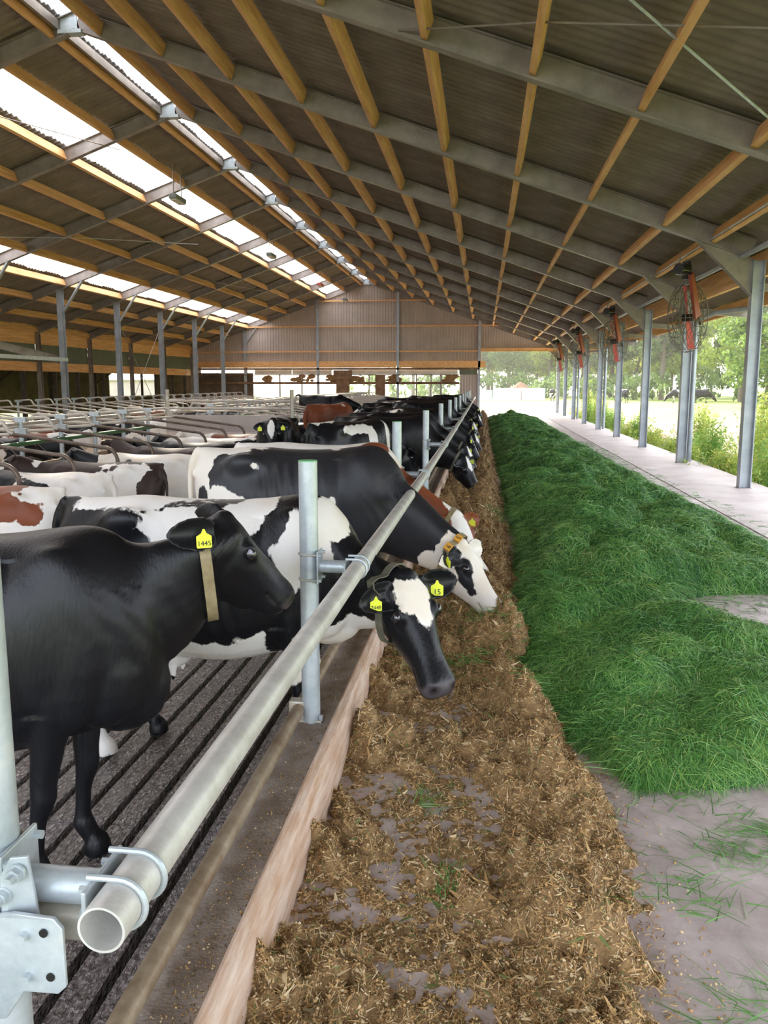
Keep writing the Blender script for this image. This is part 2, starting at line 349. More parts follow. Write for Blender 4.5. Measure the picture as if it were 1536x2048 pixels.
# diagonal steel and cross bracing in the left side
lt = empty('steel_truss_beam',(0,0,0),label='sloping steel beams and pale horizontal tube between the left columns',cat='steel beam')
for ya,yb in ((FY[5],FY[7]),(FY[6],FY[8])):
    mb = MB(); mb.ibeam((-18.2,ya+.8,3.7),(LX-.1,yb-4.4,2.55),.14,.26,.014); mb.build('sloping_beam','steel',lt)
mb = MB(); mb.bar((LX+.12,FY[4],2.58),(LX+.12,FY[7],2.58),.1,.12); mb.build('horizontal_tube','galvanised',lt)
br = MB(); br.tube([(LX,FY[8],4.3),(LX,FY[9],-.1)],.012,6); br.tube([(LX,FY[9],4.3),(LX,FY[8],-.1)],.012,6)
tag(br.build('cross_bracing','steel'),'thin crossed brace rods between two left columns','bracing')
def rod(pts, r, name, label, m='galvanised'):
    mb = MB(); mb.tube(pts, r, 8); tag(mb.build(name,m,smooth=True),label,'rod')
rod([(-1.14,10.05,5.70),(0.5,8.7,5.18),(2.5,7.2,4.44)],.012,'bracing_rod','thin grey brace rod crossing the top right, nearly level','steel')
rod([(0.85,7.45,5.05),(2.72,9.04,4.35),(3.9,9.95,3.95)],.014,'bracing_rod','pale brace rod sloping steeply down to the right edge')
rod([(-13.6,18.9,5.2),(-11.6,23.6,5.9),(-9.7,28.1,6.4)],.01,'bracing_rod','thin pale cable slanting across the left roof slope')
rod([(-8.4,19.2,7.05),(-9.6,14.6,6.7)],.01,'bracing_rod','thin wire across the nearest left rooflight','steel')
rod([(-12.2,28.2,5.75),(-10.2,46,6.4)],.01,'bracing_rod','thin cable running along the far left roof slope','steel')
# hanging lamps below the ridge
for k,(y,mm) in enumerate(((22.0,'lamp_grey'),(31.8,'lamp_grey'),(41.4,'red_bright'),(48.8,'lamp_grey'))):
    x = -8.1; t = empty('hanging_lamp',(x,y,0),label=['grey box lamp hanging on rods nearest under the ridge','grey box lamp on rods, second along the ridge','small orange-red lamp hanging before the end gable','small grey lamp hanging highest on the gable wall'][k],cat='lamp',group='lamps hanging under the ridge')
    zt = zr(x)+.05; zl = zt-.75
    mb = MB(); mb.tube([(0,-.28,zt),(0,-.28,zl)],.014,6); mb.tube([(0,.28,zt),(0,.28,zl)],.014,6); mb.build('suspension_rod','steel',t)
    mb = MB(); mb.box((-.11,-.38,zl-.12),(.11,.38,zl)); mb.build('housing',mm,t,bevel=.02)
    mb = MB(); mb.box((-.09,-.34,zl-.15),(.09,.34,zl-.12)); mb.build('lamp_glass','cladding_pale',t)
# belt driven fans in wire cages on the right
def fan(y, label, first=None):
    if first is not None:
        r = first.copy(); COL.objects.link(r); r.location = (3.62,y,0); r['label'] = label
        for ch in first.children:
            c = ch.copy(); COL.objects.link(c); c.parent = r
        return r
    t = empty('caged_fan',(3.62,y,0),rz=math.radians(52),label=label,cat='fan',group='belt driven fans hanging above the feed passage')
    C0 = V(.30,0,2.98)
    R_ = Matrix.Rotation(math.radians(20),3,'Y') 
    def P(a,r,d): return C0 + R_ @ Vector((math.sin(a)*r, d, math.cos(a)*r))
    mb = MB()
    for d,rr in ((-.17,.30),(-.17,.48),(-.12,.60),(0,.65),(.12,.60),(.17,.48),(.17,.30),(-.17,.12),(.17,.12)):
        mb.tube([P(2*PI*k/28,rr,d) for k in range(28)],.007,5,closed=True)
    for k in range(22):
        a = 2*PI*k/22; mb.tube([P(a,.05,-.18),P(a,.48,-.17),P(a,.64,-.06),P(a,.64,.06),P(a,.48,.17),P(a,.05,.18)],.0055,4)
    mb.build('wire_cage','wire',t)
    mb = MB(); mb.box((-.30,-.16,3.72),(-.02,.02,3.90)); mb.tube([(-.34,-.07,3.81),(-.02,-.07,3.81)],.10,14); mb.box((.03,-.08,3.66),(.12,.04,3.98)); mb.build('motor','black',t)
    mb = MB(); mb.tube([(-.16,0,3.9),(-.16,0,4.12)],.012,6); mb.tube([(.06,0,3.95),(.06,0,4.05)],.012,6); mb.build('hanger','steel',t)
    a0 = V(-.04,-.2,3.74); b0 = V(.30,-.2,2.98)
    mb = MB(); dd = (b0-a0).normalized(); sd_ = V(dd.z,0,-dd.x)
    p = [a0-sd_*.06,a0+sd_*.06,b0+sd_*.11,b0-sd_*.11]
    mb.add([q for q in p]+[q+V(0,.06,0) for q in p],[(0,1,2,3),(7,6,5,4),(0,4,5,1),(1,5,6,2),(2,6,7,3),(3,7,4,0)]); mb.build('belt_guard','red_paint',t)
    mb = MB(); mb.bar((.10,-.15,3.75),(.50,-.15,2.85),.04,.04); mb.build('cage_strut','black',t)
    for k in range(2):
        a = math.radians(140+180*k); mb = MB()
        pr_ = [P(a-.5,.08,-.03),P(a+.5,.08,.03),P(a+.07,.62,.05),P(a-.06,.62,-.05)]
        mb.add(pr_+[q+V(0,.012,0) for q in pr_],[(0,1,2,3),(7,6,5,4),(0,4,5,1),(1,5,6,2),(2,6,7,3),(3,7,4,0)]); mb.build('fan_blade','red_bright',t)
    mb = MB(); mb.tube([P(0,0,-.1),P(0,0,.1)],.07,12); mb.build('hub','black',t)
    return t
f0 = fan(16.35,'nearest caged fan with red belt guard, hanging by the first right bay')
fan(25.4,'second caged fan with red blades along the open side',f0); fan(34.5,'third caged fan with red blades along the open side',f0); fan(43.6,'farthest caged fan with red blades along the open side',f0)
# ------------------------------------------------------------------ floors
fl = empty('floor', kind='structure')
mb = MB(); mb.box((-.64,-3,-.3),(4.75,YE+3,0)); o=mb.build('feed_passage_slab','concrete',fl)
mb = MB(); mb.box((3.25,-3,.0),(4.80,YE+1.5,.012)); mb.build('side_slab','concrete_pale',fl)
# slatted cow floor: every slat its own piece near the camera
sf = empty('floor', kind='structure')
x = -.87; pitch = .146; k = 0
for (ya, yb) in ((.2,3.2),(3.2,6.2),(6.2,9.2),(9.2,14.2),(14.2,24),(24,YE)):
    me = None
    for k in range(27):
        if me is None:
            mb = MB(); mb.box((-.054,0,-.12),(.054,yb-ya-.012,0)); me = mb.mesh('slat'); me.materials.append(M['wet_slat'])
        inst(me,'slat',sf,(-.94-k*pitch,ya,-.15+random.uniform(-.002,.002)))
mb = MB(); mb.box((-4.9,-3,-1.5),(-.86,YE,-1.3)); mb.build('slurry_pit','black',sf)
mb = MB(); mb.box((-18.4,-3,-.5),(-4.95,YE,-.02)); mb.build('stall_base','stall_bed',sf)
# feed curb
cb = empty('feed_curb',(0,0,0),label='low concrete feed curb faced with a pinkish worn board along the rail',cat='curb')
mb = MB(); mb.box((-.86,-1,-.3),(-.665,YE,.19)); mb.build('concrete_upstand','concrete_dirty',cb)
yb_ = [.0,4.9,9.6,14.3,19.0,23.7,28.4,33.1,37.8,42.5,47.2,YE]
for a,b in zip(yb_[:-1],yb_[1:]):
    n = 30; ys = np.linspace(a+.01,b-.01,n+1); mb = MB(); vs=[]; fs=[]
    for i_,y in enumerate(ys):
        j = .0025*math.sin(y*2.1)+.0012*math.sin(y*17)
        vs += [(-.668,y,0),(-.668,y,.225+j*.5),(-.655,y,.237+j*.5),(-.628+j,y,.228+j*.5),(-.612+j,y,.20),(-.600+j*1.2,y,.08),(-.606+j,y,0)]
    for i_ in range(n):
        for q in range(6): fs.append((i_*7+q,i_*7+q+1,(i_+1)*7+q+1,(i_+1)*7+q))
    fs += [tuple(range(7)),tuple(reversed(range(n*7,n*7+7)))]
    mb.add(vs,fs); mb.build('facing_board','curb_board',cb,smooth=True)
# ------------------------------------------------------------------ feed rail with its posts
rail = empty('feed_rail',(0,0,0),label='long galvanised round neck rail clamped along the row of posts',cat='rail')
RP = [(-.562,1.085,.93),(-.548,3.72,.93),(-.522,7.45,.93),(-.515,11.2,.93),(-.51,20.4,.93),(-.51,34,.93),(-.51,YE-.6,.93)]
for a,b in zip(RP[:-1],RP[1:]):
    mb = MB(); mb.pipe(a,b,.038,.004,36); mb.build('rail_pipe','rail_paint',rail,smooth=True)
for p in RP[1:5]:
    mb = MB(); p = Vector(p); mb.tube([p-V(0,.06,0),p+V(0,.06,0)],.0405,24); mb.build('pipe_sleeve','rail_paint',rail,smooth=True)
mb = MB(); lo = [(-.83,y,.25) for y in (.3,3.5,7.5,11.4,16,24,34,YE-.5)]; mb.tube(lo,.030,18); o = mb.build('lower_pipe','pipe_rust',smooth=True)
tag(o,'rusty brown pipe running low along the curb behind the posts','pipe')
PY = [1.19,3.62,7.48,11.3,15.3,19.3,23.3,27.5,31.5,35.5,39.5,43.5,47.5]
PT = [1.6,1.41,1.41,1.39,1.39,1.38,1.37,1.37,1.36,1.36,1.36,1.36,1.36]
NAMES = ['nearest galvanised post with bolted brackets at the left edge','galvanised post with green cap between the black cow and rail','third galvanised post from the camera with green rim','fourth galvanised feed post from the camera','fifth galvanised feed post from the camera','sixth galvanised feed post from the camera','seventh galvanised feed post from the camera','eighth feed post from the camera','ninth feed post from the camera','tenth feed post from the camera','eleventh feed post from the camera','twelfth feed post from the camera','last feed post by the end wall']
def ubolt(mb, c, R, ax, out, r=.006, leg=.03):
    """U shaped bolt round a pipe: c centre, ax pipe axis, out direction away from plate"""
    ax = Vector(ax).normalized(); out = Vector(out).normalized(); sd_ = ax.cross(out)
    pts = [c - out*leg + sd_*R] + [c + (sd_*math.cos(t)+out*math.sin(t))*R for t in np.linspace(0,PI,13)] + [c - out*leg - sd_*R]
    mb.tube(pts, r, 8)
def post(k, y):
    X0 = -.775 if k else -.80; zt = PT[k]; R0 = .0425
    t = empty('feed_post',(X0,y,.19),label=NAMES[k],cat='post',group='galvanised posts of the feed fence')
    if k == 0: mb = MB(); mb.pipe((0,0,-.3),(0,0,zt-.19),.0445,.004,40)
    else: mb = MB(); mb.pipe((0,0,0),(0,0,zt-.19),R0,.004,30); mb.tube([(0,0,zt-.21),(0,0,zt-.195)],R0-.002,30)
    mb.build('post_tube','galvanised',t,smooth=True)
    if k in (1,2,3):
        mb = MB(); mb.tube([(0,0,zt-.192),(0,0,zt-.188)],R0+.0005,30); mb.build('cap','plastic_cap',t,smooth=True)
    zz = .93-.19
    xr = np.interp(y,[p[1] for p in RP],[p[0] for p in RP]) - X0
    n = 24 if k < 4 else 10
    mb = MB(); mb.tube([(R0+.006,0,zz),(xr-.052,0,zz)],.029,n); mb.build('stub_pipe','galvanised',t,smooth=True)
    if k < 8:
        mb = MB(); mb.box((R0+.001,-.055,zz-.075),(R0+.009,.055,zz+.075)); mb.build('clamp_plate','galvanised',t,bevel=.003)
        mb = MB(); mb.box((xr-.058,-.055,zz-.028),(xr-.050,.055,zz+.028),None) if k else mb.box((xr-.050,-.07,zz-.035),(xr-.042,.07,zz+.035)); mb.build('end_plate','galvanised',t,bevel=.003)
        for s_ in (-1,1):
            mb = MB(); ubolt(mb,V(0,0,zz+s_*.058),R0+.004,(0,0,1),(-1,0,0),.0045,.06); mb.build('u_bolt','galvanised_worn',t,smooth=True)
            mb = MB(); ubolt(mb,V(xr,s_*.04,zz),.043,(0,1,0),(1,0,0),.0055,.052); mb.build('u_bolt','galvanised',t,smooth=True)
            if k < 4:
                for q in (-1,1):
                    mb = MB(); mb.tube([(R0+.009,q*.046,zz+s_*.058),(R0+.022,q*.046,zz+s_*.058)],.008,6); mb.build('nut','galvanised',t)
                    mb = MB(); mb.tube([(xr-.066,s_*.04,zz+q*.02),(xr-.055,s_*.04,zz+q*.02)],.007,6); mb.build('nut','galvanised',t)
        mb = MB(); mb.box((-.06,-.035,-.0),(.055,.035,.012)); mb.box((-.10,-.03,-.005),(-.03,.03,.10)); mb.build('foot_clamp','galvanised_worn',t,bevel=.004)
        mb = MB(); mb.tube([(.05,-.02,.01),(.05,-.02,.035)],.009,6); mb.build('foot_bolt','galvanised',t)
    return t
for k,y in enumerate(PY): post(k,y)
# big bracket plates on the nearest post
br_ = empty('corner_bracket',(-.80,1.19,.85),label='bolted galvanised bracket plates on the nearest post by the open rail end',cat='bracket')
def plate(pts, n, th, name, m='galvanised'):
    n = Vector(n).normalized(); mb = MB(); a = [Vector(p) for p in pts]; k = len(a)
    mb.add(a+[p+n*th for p in a],[tuple(range(k)),tuple(reversed(range(k,2*k)))]+[(i,k+i,k+(i+1)%k,(i+1)%k) for i in range(k)])
    return mb.build(name,m,br_,bevel=.002)
plate([(.055,-.062,.00),(.055,-.062,.13),(.075,-.062,.165),(.10,-.055,.165),(.105,-.05,.10),(.11,-.045,.02)],(0,-1,.0),.007,'upper_plate')
plate([(a+.012,b,c+.085) for a,b,c in [(-.05,-.060,-.22),(-.05,-.060,-.02),(.02,-.066,-.02),(.07,-.075,-.005),(.14,-.08,-.005),(.155,-.082,-.02),(.155,-.082,-.12),(.14,-.08,-.135),(.08,-.075,-.14),(.04,-.066,-.2)]],(0,-1,0),.008,'lower_plate')
for q,(x_,z_) in enumerate(((.085,.14),(.06,.10),(.10,.045),(.102,-.025),(.0,.0),(.0,-.06))):
    mb = MB(); mb.tube([(x_,-.07,z_),(x_,-.082,z_)],.012,6); mb.tube([(x_,-.08,z_),(x_,-.096,z_)],.007,10); mb.tube([(x_,-.066,z_),(x_,-.071,z_)],.015,14); mb.build('bolt','galvanised',br_)
mb = MB(); mb.tube([(.135,-.088,.055),(.135,-.0905,.055)],.007,12); mb.tube([(.142,-.088,-.02),(.142,-.0905,-.02)],.007,12); mb.build('bolt_hole','black',br_)
mb = MB(); mb.tube([(.04,-.0,.02),(.20,-.0,.02)],.033,24); mb.build('stub_pipe','galvanised_worn',br_,smooth=True)
# ------------------------------------------------------------------ cows
def coat_mat(name, base, base2, white=(.84,.80,.75), nose=(.07,.06,.065), rough=.42):
    m = bpy.data.materials.new(name); m.use_nodes = True; nt = m.node_tree; b = nt.nodes['Principled BSDF']; L = nt.links.new
    N = nt.nodes.new
    tc = N('ShaderNodeTexCoord'); at_ = N('ShaderNodeAttribute'); at_.attribute_name = 'coat'
    n1 = N('ShaderNodeTexNoise'); n1.inputs['Scale'].default_value = 16; n1.inputs['Detail'].default_value = 7; n1.inputs['Roughness'].default_value = .7
    mp = N('ShaderNodeMapping'); mp.inputs['Scale'].default_value = (1,1,.45); L(tc.outputs['Object'], mp.inputs[0]); L(mp.outputs[0], n1.inputs[0])
    a1 = N('ShaderNodeMath'); a1.operation = 'MULTIPLY_ADD'; a1.inputs[1].default_value = .075; L(n1.outputs[0], a1.inputs[0]); 
    a0 = N('ShaderNodeMath'); a0.operation = 'SUBTRACT'; a0.inputs[1].default_value = .0375; L(at_.outputs['Fac'], a0.inputs[0]); L(a0.outputs[0], a1.inputs[2])
    mr = N('ShaderNodeMapRange'); mr.inputs[1].default_value = -.004; mr.inputs[2].default_value = .004; L(a1.outputs[0], mr.inputs[0])
    n2 = N('ShaderNodeTexNoise'); n2.inputs['Scale'].default_value = 2.6; n2.inputs['Detail'].default_value = 6; L(tc.outputs['Object'], n2.inputs[0])
    d = N('ShaderNodeMix'); d.data_type = 'RGBA'; d.inputs[6].default_value = (*base,1); d.inputs[7].default_value = (*base2,1); L(n2.outputs[0], d.inputs[0])
    wr = N('ShaderNodeValToRGB'); wr.color_ramp.elements[0].position = .35; wr.color_ramp.elements[0].color = (white[0]*.93,white[1]*.88,white[2]*.80,1); wr.color_ramp.elements[1].position = .5; wr.color_ramp.elements[1].color = (*white,1); L(n2.outputs[0], wr.inputs[0])
    mx = N('ShaderNodeMix'); mx.data_type = 'RGBA'; L(mr.outputs[0], mx.inputs[0]); L(d.outputs[2], mx.inputs[6]); L(wr.outputs[0], mx.inputs[7])
    an = N('ShaderNodeAttribute'); an.attribute_name = 'nose'
    mn = N('ShaderNodeMix'); mn.data_type = 'RGBA'; mn.inputs[7].default_value = (*nose,1); L(an.outputs['Fac'], mn.inputs[0]); L(mx.outputs[2], mn.inputs[6])
    ad = N('ShaderNodeAttribute'); ad.attribute_name = 'dark'
    md = N('ShaderNodeMix'); md.data_type = 'RGBA'; md.inputs[7].default_value = (.012,.009,.009,1); L(ad.outputs['Fac'], md.inputs[0]); L(mn.outputs[2], md.inputs[6])
    L(md.outputs[2], b.inputs['Base Color'])
    rr = N('ShaderNodeMapRange'); rr.inputs[3].default_value = rough; rr.inputs[4].default_value = .3; L(an.outputs['Fac'], rr.inputs[0]); L(rr.outputs[0], b.inputs['Roughness'])
    n3 = N('ShaderNodeTexNoise'); n3.inputs['Scale'].default_value = 90; n3.inputs['Detail'].default_value = 4
    mp3 = N('ShaderNodeMapping'); mp3.inputs['Scale'].default_value = (1,1,.22); L(tc.outputs['Object'], mp3.inputs[0]); L(mp3.outputs[0], n3.inputs[0])
    bp = N('ShaderNodeBump'); bp.inputs['Strength'].default_value = .35; bp.inputs['Distance'].default_value = .006; L(n3.outputs[0], bp.inputs['Height']); L(bp.outputs[0], b.inputs['Normal'])
    b.inputs['Sheen Weight'].default_value = .0; b.inputs['Sheen Roughness'].default_value = .4
    b.inputs['Specular IOR Level'].default_value = .32
    M[name] = m
coat_mat('coat_black', (.0035,.0038,.0055), (.0085,.0085,.0105), rough=.38)
coat_mat('coat_black_pinknose', (.006,.006,.007), (.03,.03,.035), white=(.82,.76,.68), nose=(.62,.40,.33))
coat_mat('coat_red', (.15,.035,.012), (.26,.075,.03), nose=(.5,.3,.24), rough=.5)
coat_mat('coat_brown', (.022,.012,.010), (.06,.035,.028), rough=.5)
mat('eye', (.012,.01,.014), .05, spec=1)
mat('eye_glint', (.34,.31,.40), .12)  # sky reflection on the eye, put into the colour
mat('strap', (.22,.17,.09), .6, var=(.34,.27,.15), vscale=20)
mat('strap_dark', (.09,.085,.06), .6, var=(.15,.14,.10), vscale=20)
mat('collar_block', (.68,.33,.04), .5)
mat('ear_inner', (.10,.05,.035), .8)

def frame_from(d, up):
    d = Vector(d).normalized(); u = Vector(up); u = (u - d*u.dot(d)).normalized(); s = u.cross(d)   # s = animal's left
    return d, u, s
def ring(c, u, s, a, bt, bb, e=2.3, n=28):
    out = []
    for k in range(n):
        t = 2*PI*k/n; ct, st = math.cos(t), math.sin(t)
        out.append(c + s*(a*math.copysign(abs(ct)**(2/e), ct)) + u*((bt if st > 0 else bb)*math.copysign(abs(st)**(2/e), st)))
    return out
def loft(mb, rings):
    n = len(rings[0]); vs = [p for r in rings for p in r]; fs = []
    for i in range(len(rings)-1): fs += [(i*n+k, i*n+(k+1)%n, (i+1)*n+(k+1)%n, (i+1)*n+k) for k in range(n)]
    fs += [tuple(reversed(range(n))), tuple(range((len(rings)-1)*n, len(rings)*n))]
    mb.add(vs, fs)
def lerp(a, b, t): return a+(b-a)*t
def interp_rows(rows, sub=4):
    """catmull-rom resampling of table rows"""
    A = [np.array(r, float) for r in rows]; out = []
    for i in range(len(A)-1):
        p0 = A[max(i-1,0)]; p1 = A[i]; p2 = A[i+1]; p3 = A[min(i+2,len(A)-1)]
        for q in range(sub):
            t = q/sub; out.append(.5*((2*p1)+(-p0+p2)*t+(2*p0-5*p1+4*p2-p3)*t*t+(-p0+3*p1-3*p2+p3)*t**3))
    out.append(A[-1]); return out
HEAD = [  # t along poll->nose, drop of top line, half width, depth
 (-.10,.070,.045,.12),(-.02,.018,.088,.19),(.06,.002,.112,.245),(.16,.000,.124,.285),(.27,.004,.132,.305),(.38,.008,.118,.288),(.48,.010,.098,.255),(.60,.012,.084,.220),(.72,.012,.079,.188),(.82,.008,.083,.172),(.90,.006,.092,.165),(.96,.014,.089,.146),(1.0,.034,.070,.112),(1.02,.055,.045,.07)]
def bez(p0,p1,p2,p3,t): return p0*(1-t)**3+p1*3*t*(1-t)**2+p2*3*t*t*(1-t)+p3*t**3

def make_cow(name, P, Nn, up, voxel=.016, lying=False, legs=None, coat='coat_black', base=-1, blobs=(), seed=1, patch=None, neck_low=0., tail=True, hw=1.0, collar=None, ears=(1,1), eyes=True, tags=(), L0=None, ribs=True, tailcurve=None, thin=False, hd=1.06, ear_dir=None, extra=(), ear_n=None, neck_k=1.0, ear_abs=None, headscale=1.0, nose_white=False):
    """P poll, Nn nose tip, up forehead normal: all in the cow's own frame (+X ahead, Z up, origin on the floor below the barrel)"""
    P = Vector(P); Nn = Vector(Nn); d, u, s = frame_from(Nn-P, up); HL = (Nn-P).length
    k = max(HL/.56,.88); hwid = k*headscale
    dz = -.60 if lying else 0
    mb = MB()
    # trunk: x, z top, z bottom, half width, exponent
    T = [(-.90,1.27,1.02,.05),(-.86,1.345,.88,.13),(-.76,1.385,.74,.20),(-.62,1.385,.64,.245),(-.46,1.40,.575,.275),(-.26,1.385,.53,.315),(-.02,1.375,.515,.345),(.20,1.385,.55,.325),(.38,1.41,.60,.275),(.50,1.40,.63,.235),(.61,1.32,.66,.19),(.69,1.20,.73,.13),(.72,1.10,.84,.05)]
    rings_ = []
    for x,zt,zb,a in interp_rows(T, 3):
        zt += dz; zb += dz
        if lying: zb = max(.0, zb); a *= 1.10; 
        zc = zb+(zt-zb)*(.52 if not lying else .40)
        rings_.append(ring(V(x,0,zc), V(0,0,1), V(0,1,0), a*hw, zt-zc, zc-zb, 2.25))
    loft(mb, rings_)
    E_ = lambda c,r,R=None: mb.ell((c[0],c[1],c[2]+dz), r, R)
    for sy in (-1,1):
        E_((-.47,sy*.215*hw,1.285),(.15,.07,.09))              # hook bones
        E_((-.82,sy*.13*hw,1.20),(.07,.045,.07))               # pins
        E_((-.64,sy*.17*hw,1.02),(.21,.11,.27))                # thigh
        E_((.38,sy*.185*hw,1.02),(.19,.085,.36))                # shoulder
        E_((.50,sy*.115*hw,.88),(.18,.10,.22))                  # shoulder point
    E_((.54,0,.80),(.20,.13,.20))                             # brisket
    E_((.44,0,1.36),(.15,.055,.06))                           # withers
    E_((-.82,0,1.35),(.10,.05,.05))
    # limbs
    def limb(pts, e=2):
        rows = interp_rows(pts, 3); mb.tube([r[:3] for r in rows], [float(r[3]) for r in rows], 14)
    LG = legs or {}
    if not lying:
        for i_, sy in enumerate((-1,1)):
            fx = LG.get('f%d'%i_, 0); hx = LG.get('h%d'%i_, 0)
            limb([(.40,sy*.15,1.0,.12),(.37+fx*.15,sy*.165,.80,.095),(.38+fx*.4,sy*.155,.62,.066),(.40+fx*.7,sy*.145,.45,.052),(.405+fx*.75,sy*.145,.39,.050),(.395+fx*.85,sy*.14,.30,.034),(.395+fx*.95,sy*.14,.18,.032),(.40+fx,sy*.14,.135,.042),(.43+fx,sy*.14,.075,.036),(.445+fx,sy*.14,.055,.052),(.455+fx,sy*.14,.0,.058)])
            limb([(-.60,sy*.15,1.0,.16),(-.52+hx*.2,sy*.17,.80,.125),(-.58+hx*.4,sy*.165,.66,.085),(-.70+hx*.6,sy*.155,.53,.055),(-.755+hx*.7,sy*.15,.46,.050),(-.74+hx*.8,sy*.145,.36,.037),(-.72+hx*.95,sy*.145,.20,.035),(-.715+hx,sy*.145,.14,.044),(-.68+hx,sy*.145,.08,.037),(-.665+hx,sy*.145,.055,.052),(-.655+hx,sy*.145,.0,.058)])
        E_((-.40,0,.58),(.22,.15,.15)); 
        for a_ in (-.30,-.46):
            for sy in (-1,1): mb.tube([(a_,sy*.075,.50),(a_,sy*.08,.40)],[.025,.014],8)
    else:
        for i_, sy in enumerate((-1,1)):
            limb([(.42,sy*.20,.36,.12),(.46,sy*.26,.20,.085),(.66,sy*.25,.12,.060),(.74,sy*.24,.09,.055),(.64,sy*.22,.06,.042),(.46,sy*.21,.05,.036),(.36,sy*.20,.05,.045)])
        out = LG.get('out', 1)
        E_((-.52,out*.22,.88),(.30,.20,.22)); 
        limb([(-.55,out*.22,.30,.18),(-.34,out*.42,.26,.13),(-.20,out*.50,.20,.10),(-.42,out*.56,.12,.070),(-.66,out*.58,.085,.055),(-.52,out*.64,.055,.038),(-.30,out*.68,.05,.04),(-.20,out*.70,.045,.048)])
        limb([(-.55,-out*.12,.25,.16),(-.30,-out*.26,.14,.09),(-.55,-out*.28,.07,.05)])
        E_((-.62,out*.05,.76),(.16,.20,.15))
    if tail:
        if tailcurve: tc_ = tailcurve
        elif lying: tc_ = [(-.84,0,.74,.035),(-.93,.02,.62,.028),(-.97,.08,.35,.022),(-.98,.16,.10,.02),(-.90,.26,.045,.04),(-.80,.32,.04,.012)]
        else: tc_ = [(-.82,0,1.36,.038),(-.905,0,1.32,.030),(-.945,0,1.18,.026),(-.95,0,.90,.021),(-.94,.02,.62,.020),(-.93,.03,.50,.038),(-.93,.03,.36,.040),(-.93,.03,.24,.012)]
        limb(tc_)
    # neck
    B0 = V(.30,0,1.08+dz); B1 = V(.62,0,1.10+dz-neck_low); H3 = P + d*(.10*HL) - u*(.105*k); 
    H2 = H3 - d*(.10) - u*.06 + (V(0,0,0)); back = (B1-H3); H2 = H3 + back.normalized()*min(.22,back.length*.45)
    NR = [(0,.31,.34,.20),(.25,.27,.33,.175),(.5,.22,.29,.135),(.75,.17,.235,.11),(1,.13,.175,.10)]
    neck_path = []
    for q in range(15):
        t = q/14; c = bez(B0,B1,H2,H3,t); c2 = bez(B0,B1,H2,H3,min(1,t+.02)); c1 = bez(B0,B1,H2,H3,max(0,t-.02)); dd = (c2-c1).normalized()
        up_ = (V(0,0,1)*(1-t) + u*t); up_ = (up_-dd*up_.dot(dd))
        if up_.length < .05: up_ = u
        up_.normalize(); ss = up_.cross(dd)
        bt = np.interp(t,[r[0] for r in NR],[r[1] for r in NR]); bb = np.interp(t,[r[0] for r in NR],[r[2] for r in NR]); a = np.interp(t,[r[0] for r in NR],[r[3] for r in NR])
        bb *= lerp(1,neck_k,t); bt *= lerp(1,neck_k,t*.5)
        neck_path.append((c,up_,ss,a,bt,bb,dd))
    loft(mb, [ring(c,up_,ss,a,bt,bb,2.1) for c,up_,ss,a,bt,bb,dd in neck_path])
    # head
    HP = lambda t,uu,sv: P + d*(t*HL) + u*(uu*k) + s*(sv*hwid)
    rg = []
    for t,dr,hw_,dp in interp_rows(HEAD, 3):
        dp *= hd
        c = P + d*(t*HL) - u*((dr+dp*.45)*k); 
        n = 28; out = []
        for q in range(n):
            a = 2*PI*q/n; ct, st = math.cos(a), math.sin(a); e = 2.6
            wid = hw_*hwid*(1 if st > 0 else (1-.38*abs(st)))      # narrower jaw
            out.append(c + s*(wid*math.copysign(abs(ct)**(2/e),ct)) + u*((dp*.45 if st>0 else dp*.55)*k*math.copysign(abs(st)**(2/e),st)))
        rg.append(out)
    loft(mb, rg)
    Rh = Matrix((d,s,u)).transposed()
    HE = lambda t,uu,sv,r: mb.ell(HP(t,uu,sv), (r[0]*k,r[1]*k,r[2]*k), Rh, 14, 9)
    HE(.0,-.048,0,(.055,.066,.05))
    for sv in (-1,1):
        HE(.30,-.050,sv*.092,(.052,.034,.042))        # eye orbit
        HE(.24,-.17,sv*.060,(.10,.055,.085))        # cheek
        HE(.935,-.045,sv*.050,(.040,.026,.036))       # nostril wing
        HE(.10,-.075,sv*.085,(.05,.04,.05))         # ear base
    for ex in extra: HE(*ex)
    HE(.90,-.125,0,(.055,.045,.028)); HE(.97,-.06,0,(.03,.05,.045)); HE(.62,-.035,0,(.14,.035,.03))
    ear_pts = []
    for i_, sv in enumerate((-1,1)):
        b0 = HP(.09,-.06,sv*.085); dirn = ear_dir[i_] if ear_dir else (.02, -.15)
        ed = (s*sv*1.0 + d*dirn[0] + u*dirn[1]).normalized(); en = (d*1.0 - ed*d.dot(ed)).normalized() if False else None
        nrm = (d*.35 + u*.8 + s*sv*.5) if not ear_n else (d*ear_n[0] + u*ear_n[1] + s*sv*ear_n[2]); nrm = (nrm-ed*nrm.dot(ed)).normalized(); wv_ = nrm.cross(ed)
        if ear_abs and ear_abs[i_]: b0, ed, nrm = [Vector(q) for q in ear_abs[i_]]; ed.normalize(); nrm = (nrm-ed*nrm.dot(ed)).normalized(); wv_ = nrm.cross(ed)
        EL = .215*k; ni, nj = 10, 9; top = []; bot = []
        for a in range(ni+1):
            t = a/ni; wdt = .070*k*(math.sin(PI*min(1,(.12+.88*t)**.85))**.6 if t < 1 else .0)+.006
            for b_ in range(nj):
                v = -1+2*b_/(nj-1); pos = b0 + ed*(EL*(t-.05)) + wv_*(v*wdt) + nrm*((v*v)*.55*wdt - .25*wdt + .02*t)
                top.append(pos+nrm*.010); bot.append(pos-nrm*.010)
        nn = len(top); vs = top+bot; fs = []
